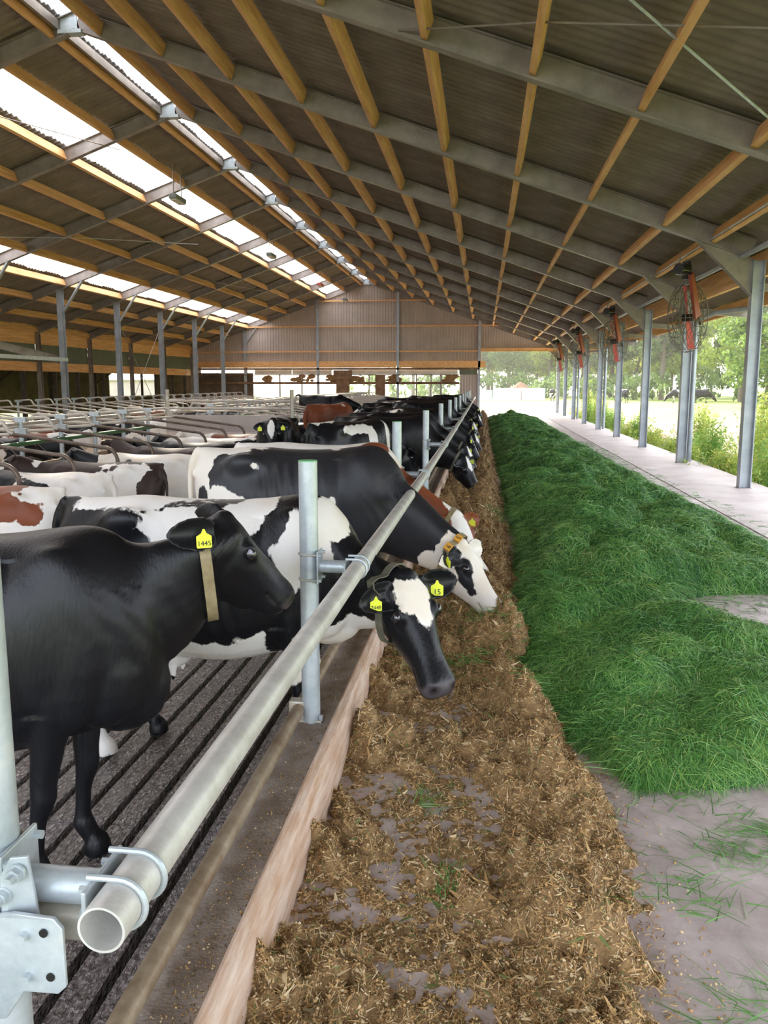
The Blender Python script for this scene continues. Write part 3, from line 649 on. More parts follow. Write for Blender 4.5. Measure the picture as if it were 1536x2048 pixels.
        for a in range(ni):
            for b_ in range(nj-1):
                q = a*nj+b_; fs.append((q,q+1,q+nj+1,q+nj)); fs.append((nn+q,nn+q+nj,nn+q+nj+1,nn+q+1))
            q = a*nj; fs.append((q,q+nj,nn+q+nj,nn+q)); q = a*nj+nj-1; fs.append((q+nj,q,nn+q,nn+q+nj))
        fs.append(tuple(list(range(nj))+list(reversed(range(nn,nn+nj))))); fs.append(tuple(list(range(ni*nj+nj-1,ni*nj-1,-1))+list(range(nn+ni*nj,nn+ni*nj+nj))))
        mb.add(vs, fs); ear_pts.append((b0,ed,nrm,wv_,EL))
    tmp = bpy.data.objects.new('tmp', mb.mesh('tmp')); COL.objects.link(tmp)
    rm = tmp.modifiers.new('r','REMESH'); rm.mode = 'VOXEL'; rm.voxel_size = voxel; rm.adaptivity = 0
    sm = tmp.modifiers.new('s','SMOOTH'); sm.factor = .6; sm.iterations = 3 if voxel > .013 else 9
    me = bpy.data.meshes.new_from_object(tmp.evaluated_get(bpy.context.evaluated_depsgraph_get())); bpy.data.objects.remove(tmp)
    me.name = name
    co = np.empty(len(me.vertices)*3, np.float32); me.vertices.foreach_get('co', co); co = co.reshape(-1,3).astype(float)
    nor = np.empty(len(me.vertices)*3, np.float32); me.vertex_normals.foreach_get('vector', nor) if hasattr(me,'vertex_normals') else me.vertices.foreach_get('normal', nor); nor = nor.reshape(-1,3)
    ne = len(me.edges); ev = np.empty(ne*2, np.int32); me.edges.foreach_get('vertices', ev); ev = ev.reshape(-1,2); ea, eb = ev[:,0], ev[:,1]
    relh = ((co-np.array(P))@np.array(d))/HL; hdm = np.clip((-.12-relh)/.2,0,1)*1.0
    wb_ = np.clip((co[:,2]-(.66+dz))/.12,0,1)*hdm*(co[:,0] > -.88); wb_ = np.where(co[:,0] > .8, wb_*.7, wb_)
    for b0_,ed_,nr_,wv0_,EL_ in ear_pts:
        qe = (co-np.array(b0_)); along = qe@np.array(ed_); wb_ *= np.clip((np.linalg.norm(qe-np.outer(np.clip(along,0,EL_),np.array(ed_)),axis=1)-.085)/.03,0,1)
    deg = np.bincount(ea,minlength=len(co))+np.bincount(eb,minlength=len(co)); deg = np.maximum(deg,1)
    for it_ in range(int(min(70, 6*(.05/voxel)**1.4))):
        avg = np.stack([np.bincount(ea,co[eb,c_],len(co))+np.bincount(eb,co[ea,c_],len(co)) for c_ in range(3)],1)/deg[:,None]
        co = co + (avg-co)*(wb_*.8)[:,None]
    # surface modelling: nostrils, mouth line, eye sockets, ribs, skin folds
    rel = co - np.array(P); T_ = rel@np.array(d)/HL; U_ = rel@np.array(u)/k; S_ = rel@np.array(s)/hwid
    ishead = (T_ > -.15)&(T_ < 1.15)&(abs(S_) < .17)&(U_ > -.34)&(U_ < .15)
    disp = np.zeros(len(co)); nose = np.zeros(len(co)); dark = np.zeros(len(co))  # dark: cavity shade of nostrils and mouth line, painted into the coat
    for sv in (-1,1):
        q = np.sqrt(((T_-.975)/.036)**2+((U_+.034)/.028)**2+((S_-sv*.058)/.022)**2); g = np.exp(-q*q*1.2)*ishead
        disp -= g*.022*k; dark = np.maximum(dark, np.clip(1.5-q,0,1)*ishead)
        q = np.sqrt(((T_-.31)/.038)**2+((U_+.052)/.026)**2); g = np.exp(-q*q)*ishead*(S_*sv > .06); disp -= g*.012*k
        q = np.sqrt(((T_-.40)/.05)**2+((U_+.075)/.02)**2); g = np.exp(-q*q)*ishead*(S_*sv > .04); disp -= g*.006*k
    mouth = np.exp(-((U_+.112+.10*np.clip(.97-T_,0,1)*.3)/.006)**2)*ishead*(T_ > .74); disp -= mouth*.009*k; dark = np.maximum(dark, mouth*.8)
    nose = np.clip((T_-.90)/.04,0,1)*ishead*(U_ > -.115)
    # cheek folds running down behind the jaw
    fold = np.sin((T_*1.0+.15*U_)*150)*np.exp(-((T_-.06)/.11)**2)*ishead*(U_ < -.05)*np.clip((abs(S_)-.03)/.04,0,1); disp += fold*.0022*k
    if ribs:
        zz = co[:,2]; x = co[:,0]; lat = np.clip((abs(co[:,1])-.15)/.1,0,1)*((zz > .7+dz)&(zz < 1.3+dz)); body = (x > -.45)&(x < .25)
        disp += lat*body*np.sin((x+.22*(zz-1-dz))*2*PI/.085)*.0030*np.clip((.25-x)/.15,0,1)*np.clip((x+.45)/.15,0,1)
        disp -= np.exp(-((x+.33)/.10)**2-((zz-(1.2+dz))/.10)**2)*np.clip((abs(co[:,1])-.08)/.1,0,1)*.020        # flank hollow
        disp -= np.exp(-((x+.70)/.07)**2-((zz-(1.24+dz))/.07)**2)*np.clip((abs(co[:,1])-.06)/.1,0,1)*.012
        # shoulder blade edge and shoulder muscle line
        disp -= np.exp(-((x-.24-.12*(1.2+dz-zz))/.035)**2)*np.clip((abs(co[:,1])-.12)/.08,0,1)*((zz > .75+dz)&(zz < 1.32+dz))*.012
    disp += snoise(co*1.0, seed+5, 3, 1.2)*.004
    nk = np.clip(1-np.abs((co[:,0]-.62)/.25),0,1); disp += nk*np.sin(co[:,0]*70+co[:,2]*35+3*snoise(co,seed+9,2,2))*.0018*(co[:,2] < 1.2+dz)
    co2 = co + nor*disp[:,None]; co2[:,2] = np.maximum(co2[:,2], .001)
    me.vertices.foreach_set('co', co2.astype(np.float32).ravel())
    # coat field: metres from patch edge, >0 white
    f = np.full(len(co), .3*base)
    if patch is not None: f = (snoise(co*np.array([1,1.15,.8]), seed, 3, .62)-patch(co))*.16 
    wob = snoise(co, seed+20, 4, 3.0)
    for kind, c, r in blobs:
        c = np.array(c); r = np.array(r, float)*np.ones(3)
        src = co
        if len(kind) == 2: src = np.stack([T_,U_,S_],1); kind = kind[1]; rs = r; q = np.sqrt((((src-c)/r)**2).sum(1)); r = r*np.array([.5,1,1])
        else: q = np.sqrt((((co-c)/r)**2).sum(1))
        dd_ = (1-q+.30*wob)*r.min()
        f = np.maximum(f, dd_) if kind == 'w' else np.minimum(f, -dd_)
    for key, arr in (('coat',np.clip(f,-.3,.3)),('nose',nose),('dark',dark)):
        a_ = me.attributes.new(key,'FLOAT','POINT'); a_.data.foreach_set('value', arr.astype(np.float32))
    me.polygons.foreach_set('use_smooth', np.ones(len(me.polygons),bool)); me.materials.clear(); me.materials.append(M[coat]); me.update()
    o = bpy.data.objects.new(name, me); COL.objects.link(o)
    # parts
    if eyes:
        for sv in (-1,1):
            c = HP(.31,-.050,sv*.116); b_ = MB(); b_.ell(c,(.030*k,.024*k,.026*k),Rh,16,12); b_.build('eye','eye',o,smooth=True)
            if eyes == 2:
                b_ = MB(); b_.ell(c - d*.012*k + u*.006 + s*sv*.006,(.0145*k,.0165*k,.012*k),Rh,16,12); b_.build('eye_glint','eye_glint',o,smooth=True)  # small bead coloured as the sky's reflection
    info = dict(HP=HP,d=d,u=u,s=s,k=k,neck=neck_path,ears=ear_pts,P=P,HL=HL)
    return o, info
def add_collar(o, info, t=.86, w=.045, m='strap', sc=1.06, dd=None, c=None):
    c0,up_,ss,a,bt,bb,d0 = info['neck'][int(t*14)]
    dd = Vector(dd).normalized() if dd is not None else d0; c = Vector(c) if c is not None else c0
    up_ = (up_-dd*up_.dot(dd)).normalized(); ss = up_.cross(dd)
    me = o.data; co = np.empty(len(me.vertices)*3, np.float32); me.vertices.foreach_get('co', co); co = co.reshape(-1,3)-np.array(c)
    near_ear = np.zeros(len(co),bool)
    for b0,ed,nr_,wv0_,EL_ in info['ears']:
        qe = co+np.array(c)-np.array(b0); al = np.clip(qe@np.array(ed),0,EL_); near_ear |= np.linalg.norm(qe-np.outer(al,np.array(ed)),axis=1) < .075
    n = 48; sel = (~near_ear)&(abs(co@np.array(dd)) < w*.6)&((co**2).sum(1) < .11); q = co[sel]; U = q@np.array(up_); S = q@np.array(ss)
    ang = np.arctan2(U,S); rad = np.hypot(U,S); R_ = np.full(n,.0)
    for k in range(n):
        a0 = -PI+2*PI*(k+.5)/n; df = abs((ang-a0+PI)%(2*PI)-PI) < 2*PI/n*1.2; R_[k] = rad[df].max() if df.any() else .15
    R_ = np.minimum(R_, np.median(R_)*1.7); R_ = (np.roll(R_,1)+R_*2+np.roll(R_,-1))/4 + .006
    P_ = lambda k,off,ax: c + ss*((R_[k]+off)*math.cos(-PI+2*PI*(k+.5)/n)) + up_*((R_[k]+off)*math.sin(-PI+2*PI*(k+.5)/n)) + dd*ax
    A = [P_(k,.004,-w/2) for k in range(n)]; B = [P_(k,.004,w/2) for k in range(n)]; A2 = [P_(k,-.003,-w/2) for k in range(n)]; B2 = [P_(k,-.003,w/2) for k in range(n)]
    mb = MB(); fs = []
    for k in range(n):
        j = (k+1)%n; fs += [(k,j,n+j,n+k),(2*n+k,3*n+k,3*n+j,2*n+j),(k,2*n+k,2*n+j,j),(n+k,n+j,3*n+j,3*n+k)]
    mb.add(A+B+A2+B2, fs); return mb.build('collar', m, o, smooth=True), (c,up_,ss,dd,P_,n)
def text_mesh(txt, size, m, name, parent, loc, xax, yax):
    cu = bpy.data.curves.new('t','FONT'); cu.body = txt; cu.size = size; cu.align_x = 'CENTER'; cu.align_y = 'CENTER'; cu.extrude = .0006
    t = bpy.data.objects.new('t',cu); COL.objects.link(t); me = bpy.data.meshes.new_from_object(t.evaluated_get(bpy.context.evaluated_depsgraph_get())); bpy.data.objects.remove(t)
    me.materials.clear(); me.materials.append(M[m]); o = bpy.data.objects.new(name,me); COL.objects.link(o); o.parent = parent
    x = Vector(xax).normalized(); y = Vector(yax); y = (y-x*y.dot(x)).normalized(); z = x.cross(y)
    o.matrix_local = Matrix(((x.x,y.x,z.x,loc[0]),(x.y,y.y,z.y,loc[1]),(x.z,y.z,z.z,loc[2]),(0,0,0,1))); return o
def ear_tag(o, info, side, txt=None, face=None, size=1.0, t=.42, txt2=None):
    """yellow tag hanging in the ear; face = direction it faces (cow frame)"""
    b0,ed,nrm,wv_,EL = info['ears'][side]; c = b0 + ed*(EL*t) + nrm*.022*info['k']
    z = Vector(face if face is not None else nrm).normalized(); y = V(0,0,1) if abs(z.z) < .9 else V(1,0,0); y = (y-z*y.dot(z)).normalized(); x = y.cross(z)
    q = .030*size; pr = [(-.9,-1.2),(.9,-1.2),(1,-1.0),(1,.35),(.35,.75),(.12,1.3),(-.12,1.3),(-.35,.75),(-1,.35),(-1,-1.0)]
    c = c + z*.012 - y*.02; pts = [c + x*(a*q) + y*(b*q) for a,b in pr]; n = len(pts)
    mb = MB(); mb.add(pts+[p-z*.003 for p in pts],[tuple(range(n)),tuple(reversed(range(n,2*n)))]+[(i,n+i,n+(i+1)%n,(i+1)%n) for i in range(n)])
    tg = mb.build('ear_tag','tag_yellow',o)
    if txt: text_mesh(txt, q*(1.25 if len(txt) < 3 else .92), 'ink', 'tag_number', tg, c+z*.001-y*q*.62, x, y)
    if txt2: text_mesh(txt2, q*.55, 'ink', 'tag_number', tg, c+z*.001+y*q*.12, x, y)
    return tg
def place(o, loc, rz, sc=1.0): o.location = loc; o.rotation_euler = (0,0,rz); o.scale = (sc,sc,sc)
def w2l(p, loc, rz, sc): return Matrix.Rotation(-rz,3,'Z') @ ((Vector(p)-Vector(loc)))/sc
def w2ld(p, rz): return Matrix.Rotation(-rz,3,'Z') @ Vector(p)
def herd_cow(label, loc, yaw, poll, nose, up, sc=1.0, group='dairy cows standing at the feed fence', **kw):
    rz = math.radians(yaw); o, info = make_cow('dairy_cow', w2l(poll,loc,rz,sc), w2l(nose,loc,rz,sc), w2ld(up,rz), **kw)
    place(o, loc, rz, sc); tag(o, label, 'cow', group); info['rz'] = rz; return o, info
def collar_blocks(cow, ci, marks, angs, m='collar_block', big=1.0):
    """angs: degrees round the collar, 90 = crest, 180 = the animal's right"""
    c,up_,ss,dd,P_,n = ci
    for tx,an in zip(marks, angs):
        k = int(((math.radians(an)+PI)%(2*PI))/(2*PI)*n)%n; p = P_(k,.010,0); tg_ = (P_((k+1)%n,.01,0)-P_((k-1)%n,.01,0)).normalized(); nn = tg_.cross(dd); nn = nn if nn.dot(p-c) > 0 else -nn
        mb = MB(); mb.bar(p-nn*.010, p+nn*.010, .055*big, .050, dd); b_ = mb.build('number_block', m, cow, bevel=.003)
        if tx:
            y = dd.copy(); x = y.cross(nn); text_mesh(tx, .050, 'ink', 'block_number', b_, p+nn*.0112, x, y)
FZ = -.15

def fit_head_local(loc, rz, sc, pts): return [w2l(p,loc,rz,sc) for p in pts]
# A: black cow with raised head, nearest on the left
cA, iA = herd_cow('all black cow nearest the camera, head raised beside the post', (-1.88,2.80,FZ), 8, (-.965,3.10,1.245), (-.745,3.27,.905), (.5,.15,.6), .98,
    voxel=.0095, eyes=2, neck_low=.05, hd=1.28, extra=((.50,-.22,0,(.17,.06,.075)),(.25,-.25,0,(.13,.06,.07)),(.80,-.15,0,(.12,.055,.055))), neck_k=.82, legs={'f0':-.17,'f1':-.08}, seed=3, ear_dir=((-.75,-1.15),(-.6,-.6)),
    ear_abs=[(w2l((-.985,2.925,1.205),(-1.88,2.80,FZ),math.radians(8),.98), w2ld((-.84,-.42,-.02),math.radians(8)), w2ld((.25,-.9,.12),math.radians(8))), None])
_, cia = add_collar(cA, iA, .9, .042, 'strap', dd=(.95,.25,.10), c=w2l((-1.07,3.06,1.06),cA.location,iA['rz'],.98))
collar_blocks(cA, cia, [None], [-100], 'strap')
ear_tag(cA, iA, 0, '1445', face=(.35,-.9,.1), size=.95, t=.22)
# B: black and white cow with the white blaze, head over the feed
blB = [('w',(-.45,-.05,1.42),(.42,.30,.10)),('w',(-.20,-.28,1.30),(.20,.2,.13)),('b',(-.62,-.25,1.30),(.24,.12,.085)),
       ('w',(.20,-.1,1.40),(.085,.35,.08)),('w',(.12,-.25,1.30),(.12,.2,.09)),
       ('w',(.58,-.1,1.33),(.12,.30,.13)),('w',(.44,-.25,1.16),(.13,.2,.19)),('w',(.36,-.25,1.02),(.08,.2,.09)),
       ('w',(.05,0,.55),(.50,.5,.19)),('w',(.62,-.05,.66),(.30,.4,.14)),('b',(.33,-.2,.68),(.07,.2,.14)),('b',(.42,-.25,.66),(.05,.2,.05)),
       ('w',(-.2,.3,1.2),(.3,.2,.2)),('w',(.5,.3,.9),(.2,.2,.3)),
       ('hw',(.12,.0,-.015),(.20,.14,.088)),('hw',(.30,.0,.012),(.22,.09,.045)),('hb',(-.06,.0,0),(.10,.10,.10)),('w',(-.7,-.1,.30),(.15,.3,.28))]
cB, iB = herd_cow('black and white cow with white blaze, head over the curb', (-1.28,4.02,FZ), 2, (-.33,3.80,.86), (-.13,3.58,.38), (.62,-.75,.25), .96,
    voxel=.0095, neck_low=.15, seed=8, legs={'f1':.02,'h1':.18}, blobs=blB, ear_dir=((.16,-.1),(-.02,-.05)))
add_collar(cB, iB, .93, .04, 'strap_dark')
ear_tag(cB, iB, 0, '7448', face=w2ld((.3,-.95,.05),iB['rz']), size=.95, t=.5)
ear_tag(cB, iB, 1, '15', face=w2ld((.1,-1,.05),iB['rz']), size=1.05, t=.35)
# D: big black cow, white face
blD = [('w',(-.72,0,1.44),(.40,.4,.12)),('w',(-.86,-.2,1.15),(.24,.3,.40)),('w',(-.1,.12,1.47),(.45,.16,.07)),('b',(-.50,-.30,1.22),(.26,.25,.17)),('b',(-.2,-.3,1.15),(.3,.3,.22)),('w',(-.60,-.3,.98),(.13,.2,.16)),('b',(-.78,-.25,1.02),(.05,.2,.12)),('w',(.18,-.05,1.44),(.07,.2,.06)),('w',(-.37,-.3,1.27),(.028,.1,.022)),('w',(.21,-.3,1.03),(.03,.1,.035)),
       ('hw',(.50,-.1,0),(.62,.4,.4)),('hw',(-.02,-.28,-.1),(.14,.09,.15)),('hb',(.10,-.08,-.15),(.12,.09,.075)),('hb',(.30,-.05,-.11),(.15,.075,.06)),('hb',(.46,-.10,-.10),(.14,.05,.06)),('hb',(.58,-.11,-.09),(.07,.035,.05)),('w',(-.65,0,.45),(.4,.4,.3))]
cD, iD = herd_cow('large black cow with a white face and dark eye patch', (-1.30,6.22,FZ), 0, (-.11,6.02,.60), (.19,5.86,.12), (.8,-.35,.45), 1.02,
    voxel=.011, neck_low=.18, seed=12, coat='coat_black_pinknose', blobs=blD, ear_dir=((.05,-.5),(-.02,-.05)))
col, ci = add_collar(cD, iD, .93, .045, 'strap')
ear_tag(cD, iD, 0, None, face=w2ld((-.7,-.7,0),iD['rz']), size=1.0, t=.5)
collar_blocks(cD, ci, ['5','9'], [118,150])
# E: white and red cow
blE = [('b',(.44,-.15,1.33),(.15,.25,.09)),('b',(1.0,-.0,.9),(.30,.4,.34)),('b',(.82,-.1,1.0),(.16,.4,.22)),('w',(.95,-.1,.78),(.03,.3,.03)),('b',(-.5,-.3,.95),(.2,.2,.2)),
       ('hb',(.2,0,-.1),(.55,.32,.4)),('hw',(.25,0,-.02),(.55,.14,.082)),('hw',(-.02,0,0),(.12,.1,.07))]
cE, iE = herd_cow('white cow with red patches and a red neck', (-1.40,7.45,FZ), -4, (-.20,7.25,.62), (.06,7.02,.12), (.7,-.6,.4), .98,
    voxel=.014, neck_low=.18, seed=15, coat='coat_red', base=1, blobs=blE, ear_dir=((0,-.3),(.0,-.1)))
add_collar(cE, iE, .93, .04, 'strap'); ear_tag(cE, iE, 1, None, face=(0,-1,0), size=1.0, t=.4)

# further cows: whole cow copies with their own parts
def copy_cow(src, label, group, loc, rz, sc=1.0):
    o = src.copy(); COL.objects.link(o); o['label'] = label; o['group'] = group
    o.location = loc; o.rotation_euler = (0,0,math.radians(rz)); o.scale = (sc,)*3
    for ch in src.children:
        c = ch.copy(); COL.objects.link(c); c.parent = o
        for g in ch.children:
            e = g.copy(); COL.objects.link(e); e.parent = c
    return o
GF = 'dairy cows standing at the feed fence'
# feeding variants
blF = [('hw',(.20,.0,0),(.17,.1,.045)),('w',(0,0,.5),(.4,.4,.12))]
vF1, i1 = make_cow('dairy_cow', (1.20,-.10,.78), (1.46,-.22,.24), (.75,-.45,.4), voxel=.024, seed=31, blobs=blF, neck_low=.16)
add_collar(vF1, i1, .9, .04, 'strap_dark'); ear_tag(vF1, i1, 1, None, face=(0,-1,0))
vF2, i2 = make_cow('dairy_cow', (1.16,.10,.80), (1.42,.05,.25), (.8,.1,.4), voxel=.026, seed=37, patch=lambda co: .15+.4*(co[:,2]>.9), blobs=[('hw',(.3,0,0),(.4,.1,.05))], neck_low=.16)
ear_tag(vF2, i2, 0, None, face=(.7,-.7,0))
place(vF1,(-1.45,13.1,FZ),math.radians(-3)); tag(vF1,'black cow eating with a small white star, first beyond the gap','cow',GF)
lab = ['black cow feeding, second beyond the red and white cow','patched black and white cow feeding in the middle of the fence','black cow feeding near the sixth feed post','patched cow feeding near the seventh feed post','black cow feeding near the eighth feed post','patched cow with head through the far fence','black cow with head through the far fence','patched cow second from the far end of the fence','black and white cow last at the far fence end']
place(vF2,(-1.40,17.4,FZ),0); tag(vF2,lab[1],'cow',GF)
for k,(y,src) in enumerate(((15.0,vF1),(19.6,vF1),(22.2,vF2),(24.6,vF1),(27.4,vF2),(30.3,vF1),(34.0,vF2),(38.2,vF2))):
    copy_cow(src, (lab[0:1]+lab[2:])[k], GF, (-1.42+random.uniform(-.12,.10),y,FZ), random.uniform(-8,8), random.uniform(.95,1.03))
# loose cows in the alley
blI = [('w',(-.62,.08,1.40),(.30,.16,.10)),('w',(-.2,-.25,1.28),(.30,.2,.07)),('w',(.05,-.3,1.1),(.09,.2,.22)),('w',(.42,-.25,1.2),(.05,.2,.3)),('w',(-.2,0,.5),(.6,.6,.2))]
cI, _ = make_cow('dairy_cow', (1.15,.05,.95), (1.42,.02,.48), (.7,0,.6), voxel=.02, seed=41, blobs=blI, neck_low=.1)
place(cI,(-1.80,11.6,FZ),math.radians(56)); tag(cI,'black cow seen from behind with a white streak over its hip','cow','cows walking in the alley')
blK = [('hw',(.18,0,0),(.24,.12,.045)),('hw',(.93,-.02,0),(.10,.06,.04))]
cK, iK = make_cow('dairy_cow', (1.02,0,1.36), (1.18,.02,.86), (.95,0,.3), voxel=.018, seed=43, blobs=blK, neck_low=-.05, ear_dir=((.05,-.1),(.05,-.1)))
place(cK,(-3.15,12.6,FZ),math.radians(-82)); tag(cK,'black cow facing the camera with a white triangle on its forehead','cow','cows walking in the alley')
ear_tag(cK, iK, 0, None, face=(1,0,0)); ear_tag(cK, iK, 1, None, face=(1,0,0))
blR = [('w',(-.80,-.10,.75),(.10,.10,.20)),('w',(-.35,-.3,.85),(.10,.2,.16)),('w',(-.80,.03,1.38),(.06,.05,.06)),('w',(.2,-.3,1.35),(.06,.2,.03))]
cR, _ = make_cow('dairy_cow', (1.15,.25,1.0), (1.40,.35,.55), (.7,.1,.6), voxel=.022, seed=47, coat='coat_red', blobs=blR)
place(cR,(-3.62,19.8,FZ),math.radians(62),1.03); tag(cR,'red brown cow seen from behind with a pale flank patch','cow','cows walking in the alley')
cT, _ = make_cow('dairy_cow', (1.15,.1,1.05), (1.40,.12,.60), (.7,.0,.6), voxel=.026, seed=49, tailcurve=[(-.82,0,1.36,.04),(-.93,.02,1.38,.034),(-1.05,.10,1.30,.034),(-1.08,.22,1.14,.034),(-1.0,.34,1.04,.04),(-.92,.38,1.12,.02)], blobs=[('w',(-1.05,.2,1.2),(.16,.25,.3))])
place(cT,(-2.35,18.6,FZ),math.radians(75),1.0); tag(cT,'black cow with a pale curled tail beside the red brown cow','cow','cows walking in the alley')
for k,(x,y,r,src,lb) in enumerate(((-1.75,17.4,95,cI,'black cow with hip streak walking away along the far fence'),(-2.4,22.8,20,vF1,'black cow standing mid alley behind the curled tail cow'),(-2.9,25.8,150,vF2,'patched cow standing across the far alley'),(-1.9,29.5,60,vF2,'patched cow walking toward the far fence'),(-3.2,31,185,vF1,'black cow standing far along the alley'),(-5.2,27.3,2,cT,'long black cow standing broadside in the far stalls'),(-2.6,35.5,170,vF2,'patched cow farthest up the alley'))):
    copy_cow(src, lb, 'cows walking in the alley', (x,y,FZ if x > -4 else 0), r, 1.0)
OD = ['first','second','third','fourth','fifth','sixth','seventh','eighth','ninth','tenth','eleventh','twelfth','thirteenth','fourteenth','fifteenth','sixteenth','seventeenth','eighteenth','nineteenth','twentieth','twenty-first','twenty-second','twenty-third','twenty-fourth','twenty-fifth','twenty-sixth','twenty-seventh','twenty-eighth','twenty-ninth','thirtieth']
# ------------------------------------------------------------------ cubicles with lying cows
def lying(seed, **kw):
    out = kw.pop('out',1)
    return make_cow('dairy_cow', kw.pop('P',(1.08,.06,.86)), kw.pop('N',(1.42,.22,.48)), kw.pop('up',(.6,.2,.75)), voxel=kw.pop('voxel',.018), lying=True, legs={'out':out}, seed=seed, eyes=True, **kw)
BZ = -.02
GL = 'cows lying in the cubicle rows'
def put(o, label, x, y, rz, sc=1.0): place(o,(x,y,BZ),math.radians(rz),sc); tag(o,label,'cow',GL)
# facing the wall (-X): the side turned to the camera is the animal's left (+y)
l1,_ = lying(61, coat='coat_red', base=1, blobs=[('b',(-.22,.1,.62),(.40,.6,.26)),('b',(-.66,.2,.55),(.13,.3,.11)),('hb',(.3,-.1,0),(.6,.08,.3))], out=1)
put(l1,'white and red cow lying nearest, cut by the left edge',-4.92,7.5,183)
l2,_ = lying(62, base=1, blobs=[('b',(.55,.1,.6),(.5,.5,.3)),('b',(-.1,.2,.55),(.32,.4,.14)),('hb',(.2,-.1,.05),(.3,.3,.2))], out=1)
put(l2,'white cow with a black band lying in the second near cubicle',-4.98,8.75,178)
l3,i3 = lying(63, coat='coat_brown', base=-1, blobs=[('w',(-.50,.25,.50),(.42,.4,.30)),('b',(-.35,.38,.50),(.06,.2,.045)),('b',(-.86,.2,.50),(.20,.3,.20)),('hw',(.5,0,.1),(.25,.1,.04)),('w',(.72,.1,.9),(.05,.3,.2))], out=1, P=(1.0,.18,.88), N=(1.28,.50,.66))
put(l3,'grey black lying cow with a white spotted hind quarter',-4.90,10.0,180)
l4,i4 = lying(64, base=1, coat='coat_black_pinknose', blobs=[('b',(.18,.30,.68),(.055,.2,.06)),('b',(.32,.33,.66),(.04,.2,.07)),('b',(.95,.0,.7),(.30,.5,.4)),('b',(-.35,.4,.65),(.10,.1,.07))], out=1)
put(l4,'cream white lying cow with two dark spots on its side',-4.72,11.2,181)
l5,i5 = lying(65, coat='coat_brown', base=-1, out=1, P=(1.0,-.2,.9), N=(1.15,-.55,.62), up=(.2,-.4,.85))
put(l5,'dark brown cow lying with its head turned back',-4.85,12.45,178)
for i_,o_ in ((i3,l3),(i4,l4),(i5,l5)): ear_tag(o_, i_, 0, None, face=(0,1,0))
g1,_ = lying(66, voxel=.03, patch=lambda co: .0)
g2,_ = lying(67, voxel=.03, coat='coat_red', patch=lambda co: -.1)
g3,_ = lying(68, voxel=.03, base=-1)
put(g1,'patched black and white cow lying just before the crossing wall',-4.9,14.8,180); put(g2,'red and white cow lying beside the crossing wall',-4.9,16.0,182); put(g3,'black cow lying in the cubicle next to the dark brown one',-4.88,13.65,179)
rl_ = []
for k in range(8): rl_.append((-8.9, 7.6+1.2*k, 0))
for k in range(9): rl_.append((-4.9, 21.3+1.2*k*2.1, 180))
for k in range(7): rl_.append((-8.9, 21.3+3.1*k, 0))
for k in range(9): rl_.append((-12.4, 14.5+2.4*k, 180))
ws_ = ['%s cow lying in the cubicle row %s, %s']
rows_lab = {(-8.9,0):'of the middle row behind the green tube', (-4.9,180):'of the front row past the crossing', (-12.4,180):'of the back row by the left columns'}
cnt = {}
for k,(x,y,r) in enumerate(rl_):
    src = (g1,g3,g2,g1,g3)[(k*3+k//4)%5]; kk = (x, r, y < 17); cnt[kk] = cnt.get(kk,0)+1
    od = ['first','second','third','fourth','fifth','sixth','seventh','eighth','ninth'][cnt[kk]-1]
    pt = '' if not (x == -8.9 and y > 17) else ' beyond the crossing'
    lb = '%s cow lying %s %s%s' % ({g1:'patched',g2:'red patched',g3:'black'}[src], od, rows_lab[(x,r)], pt)
    o = copy_cow(src, lb, GL, (x+random.uniform(-.1,.1),y,BZ), r+random.uniform(-4,4), random.uniform(.95,1.03)); o['category'] = 'cow'
# cubicle dividers
def divider_meshes():
    up = MB(); up.tube([(.0,0,1.24),(.35,0,1.27),(.42,0,1.25),(.50,0,1.12),(.56,0,1.09)],.026,10); up.tube([(.0,0,1.06),(.55,0,1.09)],.024,10)
    lp = MB(); pts = [(.52,0,1.09),(1.0,0,1.03),(1.5,0,.965),(1.80,0,.925)]
    for a in np.linspace(80,-85,10): pts.append((1.84+.19*math.cos(math.radians(a)),0,.735+.19*math.sin(math.radians(a))))
    pts += [(1.5,0,.50),(1.0,0,.42),(.4,0,.36),(.0,0,.34)]; lp.tube(pts,.025,10)
    ps = MB(); ps.tube([(-.03,0,0),(-.03,0,1.27)],.036,12); ps.box((-.10,-.05,1.02),(.08,.05,1.10)); ps.box((-.10,-.05,1.20),(.08,.05,1.27))
    out = []
    for mb,n,m in ((up,'upper_arm','divider_pale'),(lp,'loop','divider_dark'),(ps,'post','galvanised')):
        me = mb.mesh(n); me.materials.append(M[m]); shade(me); out.append((n,me))
    lpale = lp.mesh('loop'); lpale.materials.append(M['divider_pale']); shade(lpale)
    return out, lpale
DM, LPALE = divider_meshes()
def divider(x, y, flip, label, grp, post=True, pale=False):
    t = empty('cubicle_divider',(x,y,BZ),rz=PI if flip else 0,label=label,cat='stall divider',group=grp)
    for n,me in DM:
        if n == 'post' and not post: continue
        if n == 'loop' and pale: me = LPALE
        inst(me,n,t)
    return t
ys1 = [4.6+1.2*k for k in range(11)]; ys2 = [20.6+1.2*k for k in range(25)]
for k,y in enumerate(ys1):
    lb = 'pipe divider with dark rear loop, %s of the front cubicles from the camera' % ['first','second','third','fourth','fifth','sixth','seventh','eighth','ninth','tenth','last'][k]
    divider(-6.9,y,False,lb,'front row cubicle dividers before the crossing')
for k,y in enumerate(ys1[2:]): divider(-6.98,y,True,'%s pale divider facing left behind the front lying cows' % OD[k],'second row cubicle dividers before the crossing',False,True)
for k,y in enumerate(ys2): divider(-6.9,y,False,'%s right-facing pale pipe divider beyond the crossing wall' % OD[k],'front row cubicle dividers past the crossing',True,True)
for k,y in enumerate(ys2): divider(-6.98,y,True,'%s left-facing pale pipe divider beyond the crossing wall' % OD[k],'second row cubicle dividers past the crossing',False,True)
